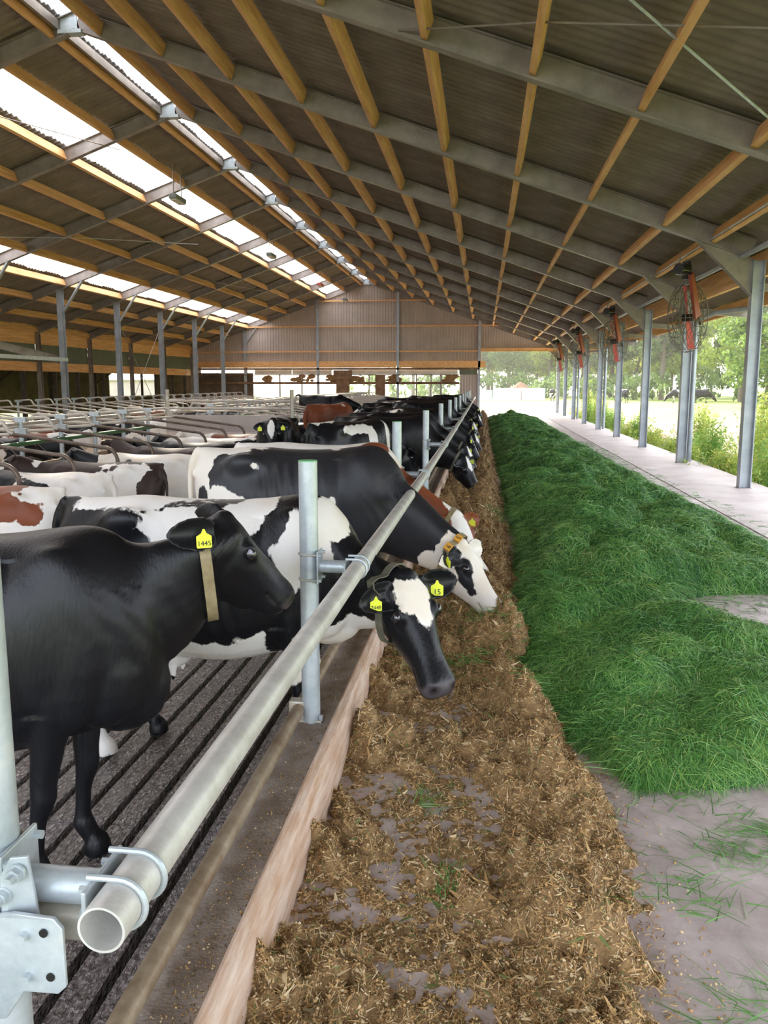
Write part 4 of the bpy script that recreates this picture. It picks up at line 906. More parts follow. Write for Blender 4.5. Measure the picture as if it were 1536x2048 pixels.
for k in range(30): divider(-14.4,12.5+1.2*k,False,'%s pale pipe divider in the back row by the left columns' % OD[k],'back row cubicle dividers',True,True)
for k,(ya,yb) in enumerate(((3.5,16.8),(20.5,49.5))):
    mb = MB(); mb.tube([(-6.82,ya,.86),(-6.82,yb,.86)],.035,10); tag(mb.build('green_tube','plastic_green',smooth=True),['green plastic tube along the near cubicle posts','green plastic tube along the far cubicle posts'][k],'tube')
    mb = MB(); mb.box((-6.98,ya,.02),(-6.93,yb,.52)); tag(mb.build('brisket_board','stall_bed'),['pale board between near facing cubicle rows','pale board between far facing cubicle rows'][k],'board')
    mb = MB(); mb.tube([(-6.95,ya,1.15),(-6.95,yb,1.15)],.028,10); tag(mb.build('top_tube','divider_pale',smooth=True),['pale top tube tying the near cubicle posts','pale top tube tying the far cubicle posts'][k],'tube')
# crossing wall and gate rails
cw = empty('crossing_wall',(0,17.4,0),label='low grey wall panel and rails closing the cubicle row at the crossing',cat='wall panel')
mb = MB(); mb.box((-6.8,-.05,.30),(-4.15,.05,1.08)); mb.build('wall_panel','cladding',cw)
mb = MB(); mb.box((-6.8,-.12,.0),(-4.10,.12,.72)); mb.build('ledge','concrete_pale',cw)
for z in (1.22,1.38):
    mb = MB(); mb.tube([(-6.8,0,z),(-2.95,2.4,z)] if False else [(-6.8,0,z),(-4.05,0,z)],.03,10); mb.build('gate_rail','divider_pale',cw,smooth=True)
for x in (-6.8,-4.05): mb = MB(); mb.tube([(x,0,-.15),(x,0,1.62)],.045,12); mb.build('gate_post','galvanised_worn',cw,smooth=True)
# ------------------------------------------------------------------ feed: brown mix in a windrow along the curb
def np_inst(name, co, q, mats, parent=None, midx=None):
    me = bpy.data.meshes.new(name); np_mesh(me, co, q); me.polygons.foreach_set('use_smooth', np.zeros(len(q),bool))
    for m in mats: me.materials.append(M[m])
    if midx is not None: me.polygons.foreach_set('material_index', midx.astype(np.int32))
    o = bpy.data.objects.new(name, me); COL.objects.link(o)
    if parent: o.parent = parent
    return o
def feed_edge(y): return np.interp(y,[1.2,2.2,3.0,4.0,4.6,6,7.6,10,16,46],[.50,.55,.60,.50,.42,.36,.34,.32,.28,.24])
def feed_h(x, y):
    P = np.stack([x,y,np.zeros_like(x)],-1).reshape(-1,3); sh = x.shape
    n1 = snoise(P,101,3,1.15).reshape(sh); n2 = snoise(P,102,4,4.2).reshape(sh); n3 = snoise(P,103,2,13.).reshape(sh)
    e = feed_edge(y); crest = e-.26
    ridge = .125*np.exp(-((x-crest)/.15)**2)*(1+.45*n1)
    left = .07*np.exp(-((x+.52)/.16)**2)*(1+.8*n1)
    base = .036+.095*n1+.075*n2
    h = np.maximum(ridge+left+base-.028, ridge*.7+.02*n2) + .020*n3
    far = np.clip((y-4)/3,0,1); h = h + far*(.05+.05*n2)*np.exp(-((x+.12)/.35)**2)
    fall = np.clip((e-x+.05*n2)/.14,0,1)*np.clip((x+.70)/.05,0,1)*np.clip((y-.9)/.4,0,1)*np.clip((47.5-y)/.5,0,1)
    return np.where(fall > 0, h*fall - .012*(1-fall), -.02)
def brown_mat():
    m = mat('feed_mix',(.20,.112,.042),.85,var=(.43,.27,.115),vscale=26,bump=.9,bscale=110,col3=(.52,.36,.18),detail=9)
    nt = m.node_tree; b = nt.nodes['Principled BSDF']; at_ = nt.nodes.new('ShaderNodeAttribute'); at_.attribute_name = 'g'
brown_mat()
mat('chip_a',(.56,.35,.14),.75); mat('chip_b',(.35,.20,.07),.8); mat('chip_c',(.66,.50,.28),.7); mat('chip_d',(.13,.085,.035),.85); mat('chip_e',(.14,.17,.045),.8)
ys = np.concatenate([np.arange(.9,6,.018), np.arange(6,14,.05), np.arange(14,48,.15)]); xs = np.arange(-.70,.72,.016)
X,Y = np.meshgrid(xs,ys); Z = feed_h(X,Y)
me = grid_mesh('mixed_feed_windrow',X,Y,Z); me.materials.append(M['feed_mix'])
feed = bpy.data.objects.new('mixed_feed',me); COL.objects.link(feed); tag(feed,'brown chopped mixed feed strewn along the curb under the cows','feed',kind='stuff')
def scatter_pts(n, xr, yr, dens_pow=1.6):
    """more points near the camera"""
    u = RNG.random(n); p = 1-dens_pow; y = (yr[0]**p + u*(yr[1]**p-yr[0]**p))**(1/p); x = RNG.uniform(xr[0],xr[1],n); return x, y
def normals_of(hf, x, y, e=.012):
    z = hf(x,y); nx = -(hf(x+e,y)-z)/e; ny = -(hf(x,y+e)-z)/e; n = np.stack([nx,ny,np.ones_like(nx)],1); return z, n/np.linalg.norm(n,axis=1)[:,None]
def blades(x, y, z, nrm, L, W, tilt, segs=2, bend=.5, az=None):
    """curved tapering blades: returns verts, quads"""
    n = len(x); az = RNG.uniform(0,2*PI,n) if az is None else az
    d = np.stack([np.cos(az),np.sin(az),np.zeros(n)],1); d = d - nrm*(d*nrm).sum(1)[:,None]; d /= np.linalg.norm(d,axis=1)[:,None]
    s = np.cross(nrm,d); roll = RNG.normal(0,.5,n)[:,None]; s = s*np.cos(roll)+nrm*np.sin(roll)
    base = np.stack([x,y,z],1); out = []
    for k in range(segs+1):
        t = k/segs; a = tilt*(1-bend*t*1.8)
        c = base + d*(L*t*np.cos(a*.9))[:,None] + nrm*(L*t*np.sin(a))[:,None]
        wv_ = (W*(1-.75*t))[:,None]; out += [c-s*wv_/2, c+s*wv_/2]
    co = np.stack(out,1).reshape(-1,3); m = 2*(segs+1); i = np.arange(n)*m
    q = np.concatenate([np.stack([i+2*k,i+2*k+1,i+2*k+3,i+2*k+2],1) for k in range(segs)]); return co, q
n = 210000; x,y = scatter_pts(n,(-.66,.72),(1.25,20),1.25)
z,nr = normals_of(feed_h,x,y); keep = (z > .0)|(RNG.random(n) < .10*(x < .62)); x,y,z,nr = x[keep],y[keep],z[keep],nr[keep]; n = len(x)
dist = np.sqrt(x*x+y*y+2.5); big = RNG.random(n)
L = RNG.uniform(.006,.024,n)*(1+.12*dist)+np.where(big>.985,.025,0); W = np.where(big>.97,RNG.uniform(.006,.012,n),RNG.uniform(.0014,.004,n))*(1+.12*dist)
co,q = blades(x,y,np.maximum(z,.002)+.001,nr,L,W,RNG.uniform(0,.6,n),1,.4)
mi = RNG.choice(5,n,p=[.34,.24,.24,.10,.08]); np_inst('feed_fragments',co,q,['chip_a','chip_b','chip_c','chip_d','chip_e'],feed,mi)
feed.children[0]['kind'] = 'stuff'
# kernels and crumbs: little lumps
def lumps(name, x, y, z, r, mats, parent, p):
    n = len(x); t = (1+5**.5)/2
    base = np.array([(1,0,0),(-1,0,0),(0,1,0),(0,-1,0),(0,0,1),(0,0,-1)],float); F = np.array([(0,2,4),(2,1,4),(1,3,4),(3,0,4),(2,0,5),(1,2,5),(3,1,5),(0,3,5)])
    S = r[:,None,None]*base[None]*RNG.uniform(.6,1.2,(n,1,3)); a = RNG.uniform(0,6.28,n); c,s = np.cos(a),np.sin(a)
    R_ = np.zeros((n,3,3)); R_[:,0,0]=c; R_[:,0,1]=-s; R_[:,1,0]=s; R_[:,1,1]=c; R_[:,2,2]=1
    co = np.einsum('nij,nkj->nki',R_,S)+np.stack([x,y,z],1)[:,None]; q = (F[None]+np.arange(n)[:,None,None]*6).reshape(-1,3)
    mi = np.repeat(RNG.choice(len(mats),n,p=p),8); o = np_inst(name,co.reshape(-1,3),q,mats,parent,mi); o['kind'] = 'stuff'; return o
n = 22000; x,y = scatter_pts(n,(-.66,.85),(1.25,9),1.6); z = feed_h(x,y); k_ = (z > 0)|((RNG.random(n) < .18)&(x < .75)); x,y,z = x[k_],y[k_],np.maximum(z[k_],0)
lumps('feed_crumbs',x,y,z+.002,RNG.uniform(.0025,.007,len(x)),['chip_a','chip_c','chip_b'],feed,[.4,.35,.25])
# debris on the curb top
n = 1500; x = RNG.uniform(-.80,-.67,n); y = scatter_pts(n,(0,1),(1.2,9),1.5)[1]
o = lumps('curb_debris',x,y,np.full(n,.192),RNG.uniform(.0015,.005,n),['chip_a','chip_c','chip_b','chip_d'],None,[.15,.15,.4,.3]); tag(o,'scattered feed crumbs lying on the concrete curb top','debris')
# ------------------------------------------------------------------ fresh cut grass heap
def grass_mask(x, y):
    left = np.interp(y,[3.3,3.75,4.3,5.2,7,9,12,18,40],[.82,.44,.14,.12,.26,.38,.32,.28,.20])
    near = np.interp(x,[.2,.45,.7,1.1,1.6,2.5],[4.6,3.95,3.50,3.55,3.75,3.9])
    right = np.interp(y,[3.5,8,10,14,18,30,42],[4.2,3.5,3.15,2.98,2.86,2.75,2.7])
    P = np.stack([x,y,0*x],-1).reshape(-1,3); w_ = snoise(P,55,3,1.1).reshape(x.shape)*.16
    m = np.minimum(np.minimum((x-left)/.5, (y-near)/.55), (right-x)/.6); m = np.minimum(m,(43-y)/.8) + w_*.6
    hole = 1-np.sqrt(((x-2.40)/.95)**2+((y-6.35)/.75)**2); m = np.minimum(m, -hole*1.1)
    return m
_gx = np.arange(0,4.4,.04); _gy = np.arange(3.0,44.2,.04); _GX,_GY = np.meshgrid(_gx,_gy)
def _mounds():
    r = np.random.default_rng(77); H = np.full(_GX.shape,.05)
    Pm = np.stack([_GX,_GY,0*_GX],-1).reshape(-1,3); wx = snoise(Pm,210,3,1.3).reshape(_GX.shape)*.10; wy = snoise(Pm,211,3,1.3).reshape(_GX.shape)*.10
    for k in range(430):
        cy = 3.4+40*r.random()**1.15; cx = r.uniform(.35,3.1); rx = r.uniform(.28,.62); ry = r.uniform(.20,.42); hh = r.uniform(.10,.34)*(1-.35*abs(cx-1.3)/1.6)
        a = r.uniform(-.6,.6); ca,sa = math.cos(a),math.sin(a)
        i0,i1 = np.searchsorted(_gy,[cy-.9,cy+.9]); dx = _GX[i0:i1]+wx[i0:i1]-cx; dy = _GY[i0:i1]+wy[i0:i1]-cy
        q = ((dx*ca+dy*sa)/rx)**2+((dy*ca-dx*sa)/ry)**2; H[i0:i1] = np.maximum(H[i0:i1], hh*np.clip(1-q,0,1)**.75+.04)
    H += .05*snoise(Pm,203,3,3.4).reshape(_GX.shape)*.6 + .10*np.exp(-((_GX-1.3)/.9)**2)
    for it in range(2): H[1:-1,1:-1] = (H[1:-1,1:-1]*2+H[:-2,1:-1]+H[2:,1:-1]+H[1:-1,:-2]+H[1:-1,2:])/6
    return H
_MH = _mounds()
def grass_h(x, y):
    m = np.clip(grass_mask(x,y),0,1)
    fx = np.clip((x-_gx[0])/.04,0,len(_gx)-1.001); fy = np.clip((y-_gy[0])/.04,0,len(_gy)-1.001); ix = fx.astype(int); iy = fy.astype(int); tx = fx-ix; ty = fy-iy
    h = (_MH[iy,ix]*(1-tx)+_MH[iy,ix+1]*tx)*(1-ty)+(_MH[iy+1,ix]*(1-tx)+_MH[iy+1,ix+1]*tx)*ty
    return np.maximum(h,.03)*m**.5
mat('grass_under',(.018,.07,.014),.8,var=(.04,.14,.028),vscale=8,bump=.6,bscale=60)
ys = np.concatenate([np.arange(3.2,10,.05),np.arange(10,20,.1),np.arange(20,43.5,.2)]); xs = np.arange(.15,4.2,.05)
X,Y = np.meshgrid(xs,ys); MK = grass_mask(X,Y); Z = grass_h(X,Y)-.012-.03*(MK<=0)
me = grid_mesh('grass',X,Y,Z); me.materials.append(M['grass_under'])
gr = bpy.data.objects.new('cut_grass',me); COL.objects.link(gr); tag(gr,'long heap of freshly cut green grass on the feed passage','grass',kind='stuff')
mat('blade_a',(.075,.22,.040),.5); mat('blade_b',(.12,.31,.06),.45); mat('blade_c',(.21,.42,.11),.45); mat('blade_d',(.30,.44,.10),.5); mat('blade_e',(.035,.12,.03),.55); mat('blade_f',(.50,.56,.27),.5)
for q_ in 'abcdef':
    m = M['blade_'+q_]; nt = m.node_tree; b = nt.nodes['Principled BSDF']; b.inputs['Specular IOR Level'].default_value = .45
n = 420000; x,y = scatter_pts(n,(.15,4.0),(3.25,43),1.75)
mk = grass_mask(x,y); keep = mk > .0; x,y,mk = x[keep],y[keep],mk[keep]; n = len(x)
z,nr = normals_of(grass_h,x,y,.03); nr = nr*1.0+np.array([0,0,.3]); nr /= np.linalg.norm(nr,axis=1)[:,None]
P = np.stack([x,y,0*x],1); flow = snoise(P,301,3,1.6)*3.2; az = flow + RNG.normal(0,1.5,n)
dn = RNG.random(n) < .28; az = np.where(dn, np.arctan2(nr[:,1],nr[:,0])+RNG.normal(0,.6,n), az)
# blades tend to hang down the slope
sc_ = 1+.09*np.maximum(0,y-4)
L = RNG.uniform(.05,.19,n)*np.clip(1+.015*(y-4),1,1.4); W = RNG.uniform(.0022,.0050,n)*sc_
co,q = blades(x,y,z-.01,nr,L,W,RNG.uniform(.05,.95,n)*np.clip(mk*3,.2,1),2,.75,az)
tone = snoise(P,302,3,1.8)*.5+RNG.normal(0,.55,n); mi = np.digitize(tone,[-.7,-.15,.35,.8,1.35]); mi = np.array([4,0,1,2,3,5])[mi]
o = np_inst('grass_blades',co,q,['blade_a','blade_b','blade_c','blade_d','blade_e','blade_f'],gr,np.concatenate([mi,mi])); o['kind'] = 'stuff'
# loose blades on the concrete and the feed
n = 9000; x = RNG.uniform(.35,3.0,n); y = RNG.uniform(1.7,4.4,n); P = np.stack([x,y,0*x],1); dens = snoise(P,401,3,1.4)
near = np.interp(x,[.2,.45,.7,1.1,1.6,2.5],[4.6,3.95,3.50,3.55,3.75,3.9]); keep = (dens+.35*RNG.normal(size=n) > .62-(y-near+1.0)*.45)&(x > feed_edge(y)-.15); x,y,dens = x[keep],y[keep],dens[keep]
nr = np.tile([0,0,1.],(len(x),1)); co,q = blades(x,y,np.maximum(feed_h(x,y),0)+.004,nr,RNG.uniform(.05,.19,len(x)),RNG.uniform(.0025,.005,len(x)),RNG.uniform(0,.12,len(x)),3,.6, dens*4+RNG.normal(0,.8,len(x)))
o = np_inst('loose_grass_blades',co,q,['blade_a','blade_b','blade_c'],gr,np.tile(RNG.choice(3,len(x)),3)); o['kind'] = 'stuff'
n = 4200; x = np.concatenate([RNG.uniform(1.4,3.3,1700),RNG.uniform(2.7,3.75,2500)]); y = np.concatenate([RNG.uniform(5.3,7.5,1700),RNG.uniform(7,26,2500)]); mk = grass_mask(x,y); k_ = (mk < .05)&(mk > -.55-.3*RNG.random(n)); x,y = x[k_],y[k_]
co,q = blades(x,y,np.where(x > 3.25,.014,.003)*np.ones(len(x)),np.tile([0,0,1.],(len(x),1)),RNG.uniform(.05,.18,len(x)),RNG.uniform(.003,.006,len(x))*(1+.06*y),RNG.uniform(0,.15,len(x)),3,.6)
o = np_inst('strewn_grass_blades',co,q,['blade_a','blade_b','blade_c'],gr,np.tile(RNG.choice(3,len(x)),3)); o['kind'] = 'stuff'
def tuft(cx, cy, rx, ry, n, h, az0):
    x = RNG.normal(cx,rx,n); y = RNG.normal(cy,ry,n); r_ = np.sqrt(((x-cx)/rx)**2+((y-cy)/ry)**2); z = np.maximum(h*np.exp(-r_*r_*.6),0)*RNG.random(n); nr = np.tile([0,0,1.],(n,1))
    return blades(x,y,np.maximum(feed_h(x,y),0)+z+.003,nr,RNG.uniform(.06,.18,n),RNG.uniform(.003,.005,n),RNG.uniform(0,.3,n),3,.7,az0+RNG.normal(0,.75,n)), n
co_ = []; q_ = []; mm_ = []; off = 0
for args in ((1.33,3.17,.11,.035,220,.05,2.9),(1.02,2.22,.13,.05,130,.04,2.5),(1.15,2.05,.09,.06,80,.03,2.2),(.70,2.72,.12,.06,70,.02,.6),(1.0,2.95,.16,.07,60,.01,2.6),(-.12,4.9,.14,.12,300,.03,1),(.15,5.3,.14,.2,400,.04,2),(-.1,2.62,.03,.05,40,.05,1.6),(-.22,3.25,.05,.07,50,.02,1.2),(-.45,4.95,.05,.07,90,.03,1),(.12,10.2,.15,.35,420,.04,1),(.30,4.35,.14,.10,260,.03,.3),(-.05,5.9,.12,.2,200,.03,1.5)):
    (c,q),n = tuft(*args); co_.append(c); q_.append(q+off); off += len(c); mm_.append(np.tile(RNG.choice(3,n),3))
o = np_inst('grass_wisps',np.concatenate(co_),np.concatenate(q_),['blade_b','blade_c','blade_a'],gr,np.concatenate(mm_)); o['kind'] = 'stuff'
# ------------------------------------------------------------------ outside: field, weeds, trees, dung heap
mat('field',(.16,.22,.035),.9,var=(.30,.36,.07),vscale=.25,bump=.3,bscale=3,col3=(.40,.42,.12))
mat('earth',(.20,.13,.08),.9,var=(.36,.27,.19),vscale=1.5,bump=.5,bscale=8)
mb = MB(); gx = [4.8,9,20,60,200]; 
X,Y = np.meshgrid(np.array([-260,-120,-60,-19.2,4.80,7,9,14,30,80,260.]),np.array([-30,0,20,40,YE+1.6,60,80,120,170,330.]))
Z = np.full(X.shape,-.32); Z = np.where((X > -20)&(X < 4.9)&(Y < YE+1.7),-1.6,Z)
me = grid_mesh('field',X,Y,Z); me.materials.append(M['field']); fo = bpy.data.objects.new('field_ground',me); COL.objects.link(fo); tag(fo,kind='structure',label='bright sunlit meadow around the barn',cat='field'); 
del fo['category']
mb = MB(); mb.box((4.70,-3,-.6),(4.82,YE+1.5,0.005)); struct('slab_edge',mb,'concrete')
me = grid_mesh('gravel_strip',*[np.array(a,float) for a in ([[5.0,8.5],[5.0,9.5],[5.0,14.]],[[14,14],[24,24],[46,46]],[[-.30,-.30]]*3)]); me.materials.append(M['earth']); o = bpy.data.objects.new('earth_track',me); COL.objects.link(o); tag(o,kind='structure')
hz = bpy.data.materials.new('morning_haze'); hz.use_nodes = True; nt = hz.node_tree; nt.nodes.clear(); vp = nt.nodes.new('ShaderNodeVolumeScatter'); vp.inputs['Density'].default_value = .0008; vp.inputs['Anisotropy'].default_value = .55; vp.inputs[0].default_value = (1,.98,.93,1)
vo = nt.nodes.new('ShaderNodeOutputMaterial'); nt.links.new(vp.outputs[0],vo.inputs['Volume']); M['haze'] = hz
mb = MB(); mb.box((-60,54,-.31),(240,150,24)); o = mb.build('haze','haze'); tag(o,'pale morning haze hanging between the meadow and the trees','haze',kind='stuff')
def leaf_mat(name, c1, c2, tr=.5):
    m = bpy.data.materials.new(name); m.use_nodes = True; nt = m.node_tree; b = nt.nodes['Principled BSDF']; oi = nt.nodes.new('ShaderNodeNewGeometry')
    mx = nt.nodes.new('ShaderNodeMix'); mx.data_type = 'RGBA'; mx.inputs[6].default_value = (*c1,1); mx.inputs[7].default_value = (*c2,1); nt.links.new(oi.outputs['Random Per Island'],mx.inputs[0]); nt.links.new(mx.outputs[2],b.inputs['Base Color'])
    t = nt.nodes.new('ShaderNodeBsdfTranslucent'); nt.links.new(mx.outputs[2],t.inputs[0]); ms = nt.nodes.new('ShaderNodeMixShader'); ms.inputs[0].default_value = tr
    nt.links.new(b.outputs[0],ms.inputs[1]); nt.links.new(t.outputs[0],ms.inputs[2]); nt.links.new(ms.outputs[0],nt.nodes['Material Output'].inputs[0]); b.inputs['Roughness'].default_value = .6; M[name] = m
leaf_mat('tree_leaf',(.16,.24,.04),(.46,.54,.09),.6); leaf_mat('tree_leaf_dark',(.06,.11,.035),(.20,.29,.07),.5)
leaf_mat('weed_leaf',(.26,.38,.07),(.62,.64,.14),.6); leaf_mat('weed_leaf_b',(.18,.36,.08),(.44,.56,.13),.6); mat('seed_head',(.45,.28,.12),.8); mat('bark',(.10,.08,.06),.9,var=(.17,.14,.10),vscale=5,bump=.4)
def leaves_mesh(name, centers, radii, per, size, m, flat=.8):
    cs = []; 
    for c,r in zip(centers,radii):
        k = max(8,int(per*r*r)); p = RNG.normal(size=(k,3)); p /= np.linalg.norm(p,axis=1)[:,None]; p *= (RNG.random(k)**.45)[:,None]*r; p[:,2] *= flat; cs.append(p+c)
    P = np.concatenate(cs); n = len(P); a = RNG.normal(size=(n,3)); a /= np.linalg.norm(a,axis=1)[:,None]; b = np.cross(a,RNG.normal(size=(n,3))); b /= np.linalg.norm(b,axis=1)[:,None]
    s = size*RNG.uniform(.6,1.3,n)[:,None]; co = np.stack([P-a*s,P+b*s*.55,P+a*s,P-b*s*.55],1).reshape(-1,3); q = np.arange(4*n).reshape(-1,4)
    me = bpy.data.meshes.new(name); np_mesh(me,co,q); me.materials.append(M[m]); return me
def tree_proto(H, spread, seed, m, trunk=.28, low=.35, nb=26):
    r = np.random.default_rng(seed); mb = MB(); top = H*.93
    mb.tube([(0,0,-.2),(r.normal(0,.1),0,H*.3),(r.normal(0,.25),r.normal(0,.2),H*.6),(0,0,top)],[trunk,trunk*.8,trunk*.5,.05],8)
    C_ = []; R_ = []
    for k in range(nb):
        h = H*r.uniform(low,1.0); a = r.uniform(0,6.28); w_ = spread*(1-((h/H-low)/(1-low)-.35)**2*1.3)*r.uniform(.35,1); w_ = max(w_,.3)
        e = (math.cos(a)*w_,math.sin(a)*w_,h); mb.tube([(0,0,h*.82),(e[0]*.5,e[1]*.5,h*.9),e],[trunk*.25,trunk*.15,.02],5); C_.append(e); R_.append(r.uniform(1.1,2.2)*H/16)
    tk = mb.mesh('trunk'); tk.materials.append(M['bark']); lf = leaves_mesh('crown',np.array(C_),R_,170,.23*H/16,m); return tk, lf
TP = [tree_proto(17,4.2,1,'tree_leaf',.30,.32,30),tree_proto(19,3.4,2,'tree_leaf_dark',.34,.28,30),tree_proto(14,4.6,3,'tree_leaf',.26,.25,30),tree_proto(12,3.8,4,'tree_leaf_dark',.22,.15,26)]
def tree(k, x, y, sc, label, rz=0, grp='trees along the meadow edge'):
    t = empty('tree',(x,y,-.32),rz=rz,label=label,cat='tree',group=grp); t.scale = (sc,)*3
    inst(TP[k][0],'trunk',t); inst(TP[k][1],'crown',t); return t
r_ = random.Random(5)
kinds = ['sunlit green tree with a loose crown','tall dark green tree','broad pale green tree','low dense dark tree']
pl = []
for k in range(13): pl.append((-9+k*4.6+r_.uniform(-1,1), 128+r_.uniform(-8,14)))      # behind the end opening
for k in range(14): pl.append((24+k*5.5+r_.uniform(-1.5,1.5), 104-k*3.6+r_.uniform(-5,8)))
for k in range(14): pl.append((-12+k*4.3+r_.uniform(-1,1),146+r_.uniform(-4,6)))
for k in range(14): pl.append((30+k*5.5+r_.uniform(-1.5,1.5),122-k*3.0+r_.uniform(-4,6)))
for k in range(10): pl.append((20+k*6+r_.uniform(-1.5,1.5), 78-k*1.5+r_.uniform(-4,4)) if k % 2 else (60+k*4, 70-k*3))
for k,(x,y) in enumerate(pl):
    kd = r_.randrange(4) if k < 55 else r_.choice([0,2,3]); sc = r_.uniform(.8,1.12)
    gi = 0 if k < 13 else 1 if k < 27 else 2 if k < 41 else 3 if k < 55 else 4
    where = ['behind the dung heap, %s from left','in the right tree row, %s from left','farthest behind the dung heap, %s from left','in the rear right tree row, %s','in the nearer right group, %s'][gi]
    od = OD[k-[0,13,27,41,55][gi]]
    tree(kd, x, y, sc, kinds[kd]+' '+where % od, r_.uniform(0,6))
# hedge band under the trees
def bush_proto(seed, m, w_, h, n=24, size=.05, per=260):
    r = np.random.default_rng(seed); C_ = np.stack([r.normal(0,w_*.45,n),r.normal(0,w_*.45,n),r.uniform(.12,1,n)*h],1); C_[:,2] *= np.exp(-(C_[:,0]**2+C_[:,1]**2)/(w_*w_)*.6); return leaves_mesh('foliage',C_,list(r.uniform(.16,.34,n)*h*.8),per/(h*h),size,m)
HB = bush_proto(9,'tree_leaf_dark',5,2.4,30,.22,500)
for k in range(12):
    x,y = (12+k*7.5, 112-k*4.2); o = inst(HB,'hedge_bush',None,(x,y,-.3),(0,0,k),(1.5,1.2,1.5+.2*(k%3))); tag(o,'dark low hedge bush under the right trees, %s from left' % OD[k],'bush','hedge bushes under the tree row')
for k in range(7):
    o = inst(HB,'hedge_bush',None,(-14+k*6.0,122,-.3),(0,0,k*2),(1.4,1,1.7)); tag(o,'low bush behind the dung heap, %s from left' % OD[k],'bush','bushes behind the dung heap')
# weeds by the open side: stems with leaves and seed heads
def weed_proto(seed, h, w_, m, ns=60, nl=24, lsz=.035, seedy=.4):
    r = np.random.default_rng(seed); st = MB(); L = []; S = []
    for k in range(ns):
        a = r.uniform(0,6.28); q = w_*abs(r.normal(0,.5)); bx,by = math.cos(a)*q,math.sin(a)*q; hh = h*r.uniform(.55,1.05)*(1-.25*q/w_); tx,ty = bx*1.5+r.normal(0,.06),by*1.5+r.normal(0,.06)
        st.tube([(bx,by,0),((bx+tx)/2,(by+ty)/2,hh*.55),(tx,ty,hh)],[.006,.004,.002],3,cap=False)
        for j in range(nl):
            t = r.uniform(.08,1); L.append((bx+(tx-bx)*t+r.normal(0,.035),by+(ty-by)*t+r.normal(0,.035),hh*t))
        if r.random() < seedy:
            for j in range(8): S.append((tx+r.normal(0,.012),ty+r.normal(0,.012),hh-r.uniform(0,.16)))
    sm_ = st.mesh('stems'); sm_.materials.append(M['blade_c']); return sm_, leaves_mesh('foliage',np.array(L),[lsz*1.6]*len(L),1,lsz,m) if False else _leafpts('foliage',np.array(L),lsz,m), _leafpts('seed_heads',np.array(S or [(0,0,0.1)]),lsz*.45,'seed_head')
def _leafpts(name, P, size, m):
    n = len(P); a = RNG.normal(size=(n,3)); a[:,2] = abs(a[:,2])*.7; a /= np.linalg.norm(a,axis=1)[:,None]; b = np.cross(a,RNG.normal(size=(n,3))); b /= np.linalg.norm(b,axis=1)[:,None]; s = size*RNG.uniform(.6,1.5,n)[:,None]
    co = np.stack([P,P+a*s+b*s*.32,P+a*s*2,P+a*s-b*s*.32],1).reshape(-1,3); me = bpy.data.meshes.new(name); np_mesh(me,co,np.arange(4*n).reshape(-1,4)); me.materials.append(M[m]); return me
WP = [weed_proto(1,1.9,.62,'weed_leaf',90,40,.04,.6),weed_proto(2,1.3,.5,'weed_leaf_b',80,34,.04,.1),weed_proto(3,.75,.55,'weed_leaf',90,20,.04,.3)]
def weed(k, x, y, sc, label):
    t = empty('tall_weed',(x,y,-.34),rz=r_.uniform(0,6),label=label,cat='plant',group='weeds growing along the open side'); t.scale = (sc,)*3
    for n_,me in zip(('stems','foliage','seed_heads'),WP[k]):
        if not (k == 1 and n_ == 'seed_heads'):
            o_ = inst(me,n_,t)
            if n_ == 'seed_heads': o_['kind'] = 'stuff'
wd = ['tall sunlit weed clump with brown seed heads','dense green leafy weed clump','low grassy weed clump']
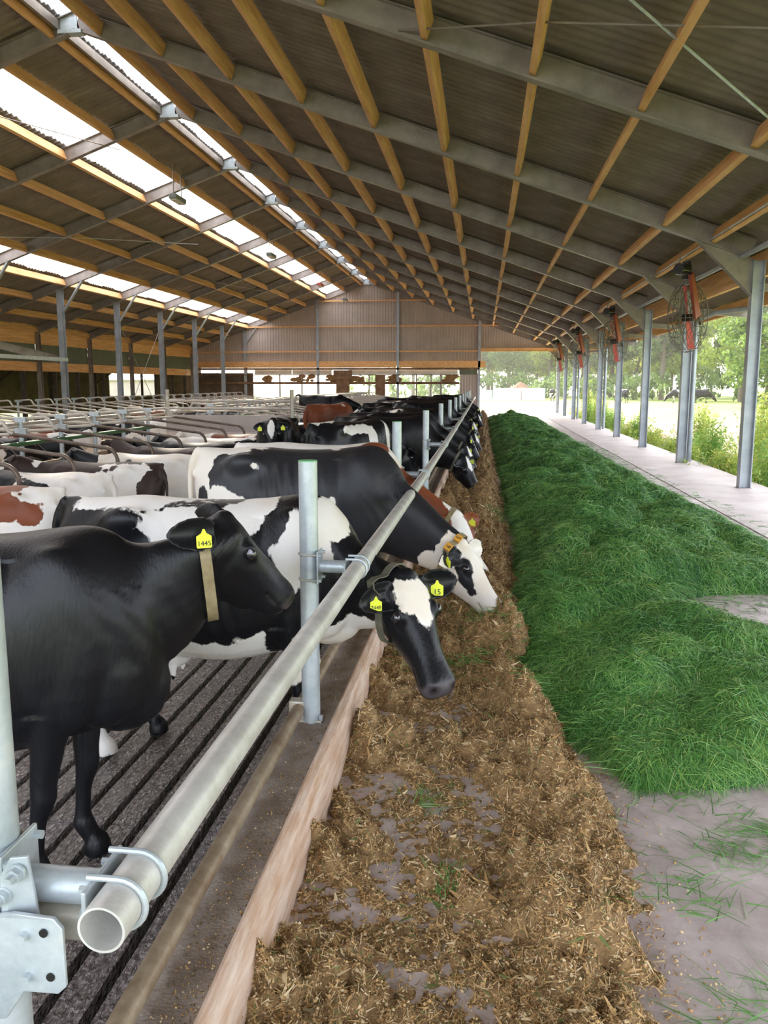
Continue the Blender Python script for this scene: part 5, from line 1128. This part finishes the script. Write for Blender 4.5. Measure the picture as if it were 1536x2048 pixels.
pos = [(1,5.35,15.6),(0,5.9,17.6),(2,5.3,16.6),(1,5.3,19.9),(2,5.25,18.6),(0,6.6,20.5),(2,5.2,21.6),(1,5.4,23.0),(2,5.3,24.4),(0,6.3,25.2),(2,5.2,26.6),(1,5.35,29.6),(2,5.2,31.2),(1,5.3,34.3),(1,5.3,36.0),(1,5.4,38.2),(0,5.4,40.2),(1,5.3,42.6),(0,5.5,45.2),(2,5.2,48),(0,8.2,22.5),(1,7.6,18.2),(0,9.4,26),(1,9.0,21.0),(0,10.5,24.5),(1,11.5,30),(0,12.2,27.0),(2,7.2,15.8),(1,8.6,16.6),(0,13.5,31),(2,10.2,19.5),(1,7.4,23.8),(1,6.6,15.0)]
ct_ = {}
for k,(kd,x,y) in enumerate(sorted(pos,key=lambda p:p[2])):
    far = 'right beside the slab edge' if x < 6 else 'out beyond the slab edge'; ct_[(kd,far)] = ct_.get((kd,far),0)+1
    weed(kd,x,y,r_.uniform(.8,1.08),'%s, %s %s' % (wd[kd],OD[ct_[(kd,far)]-1],far))
# dung heap with a pale sheeted wall
mat('manure',(.10,.05,.025),.95,var=(.17,.09,.045),vscale=2,bump=.5)
dh = empty('dung_heap',(4.6,108,-.3),label='brown manure heap behind a pale sheeted wall in the meadow',cat='heap')
xs = np.linspace(-5,5,40); ys = np.linspace(-4,4,30); X,Y = np.meshgrid(xs,ys); Z = 3.0*np.clip(1-np.sqrt((X/5)**2+(Y/4)**2),0,1)**.8+.15*snoise(np.stack([X,Y,0*X],-1).reshape(-1,3),5,3,.6).reshape(X.shape)
me = grid_mesh('heap',X*.62,Y*.8,Z*.72+.1); me.materials.append(M['manure']); inst(me,'heap',dh)
mat('sheet',(.55,.62,.68),.6)
for k,(a,b) in enumerate(((-7,-3.6),(-3.5,-.1),(0,2.8))):
    mb = MB(); mb.box((a,-4.6,0),(b,-4.3,1.5-.25*(k==0))); mb.build('sheeted_wall','sheet',dh)
# cows out in the meadow
for k,(x,y,r,src,lb) in enumerate(((8.0,100,80,vF2,'small distant cow grazing in front of the manure heap'),(20.5,92,175,vF2,'white and black cow grazing between the far right columns'),(23.0,92,10,vF1,'dark cow grazing beside the white one in the meadow'),(14.9,93,120,vF1,'tiny distant cow seen between the far columns'))):
    copy_cow(src, lb, 'cows grazing in the meadow', (x,y,-.32), r, 1.05)
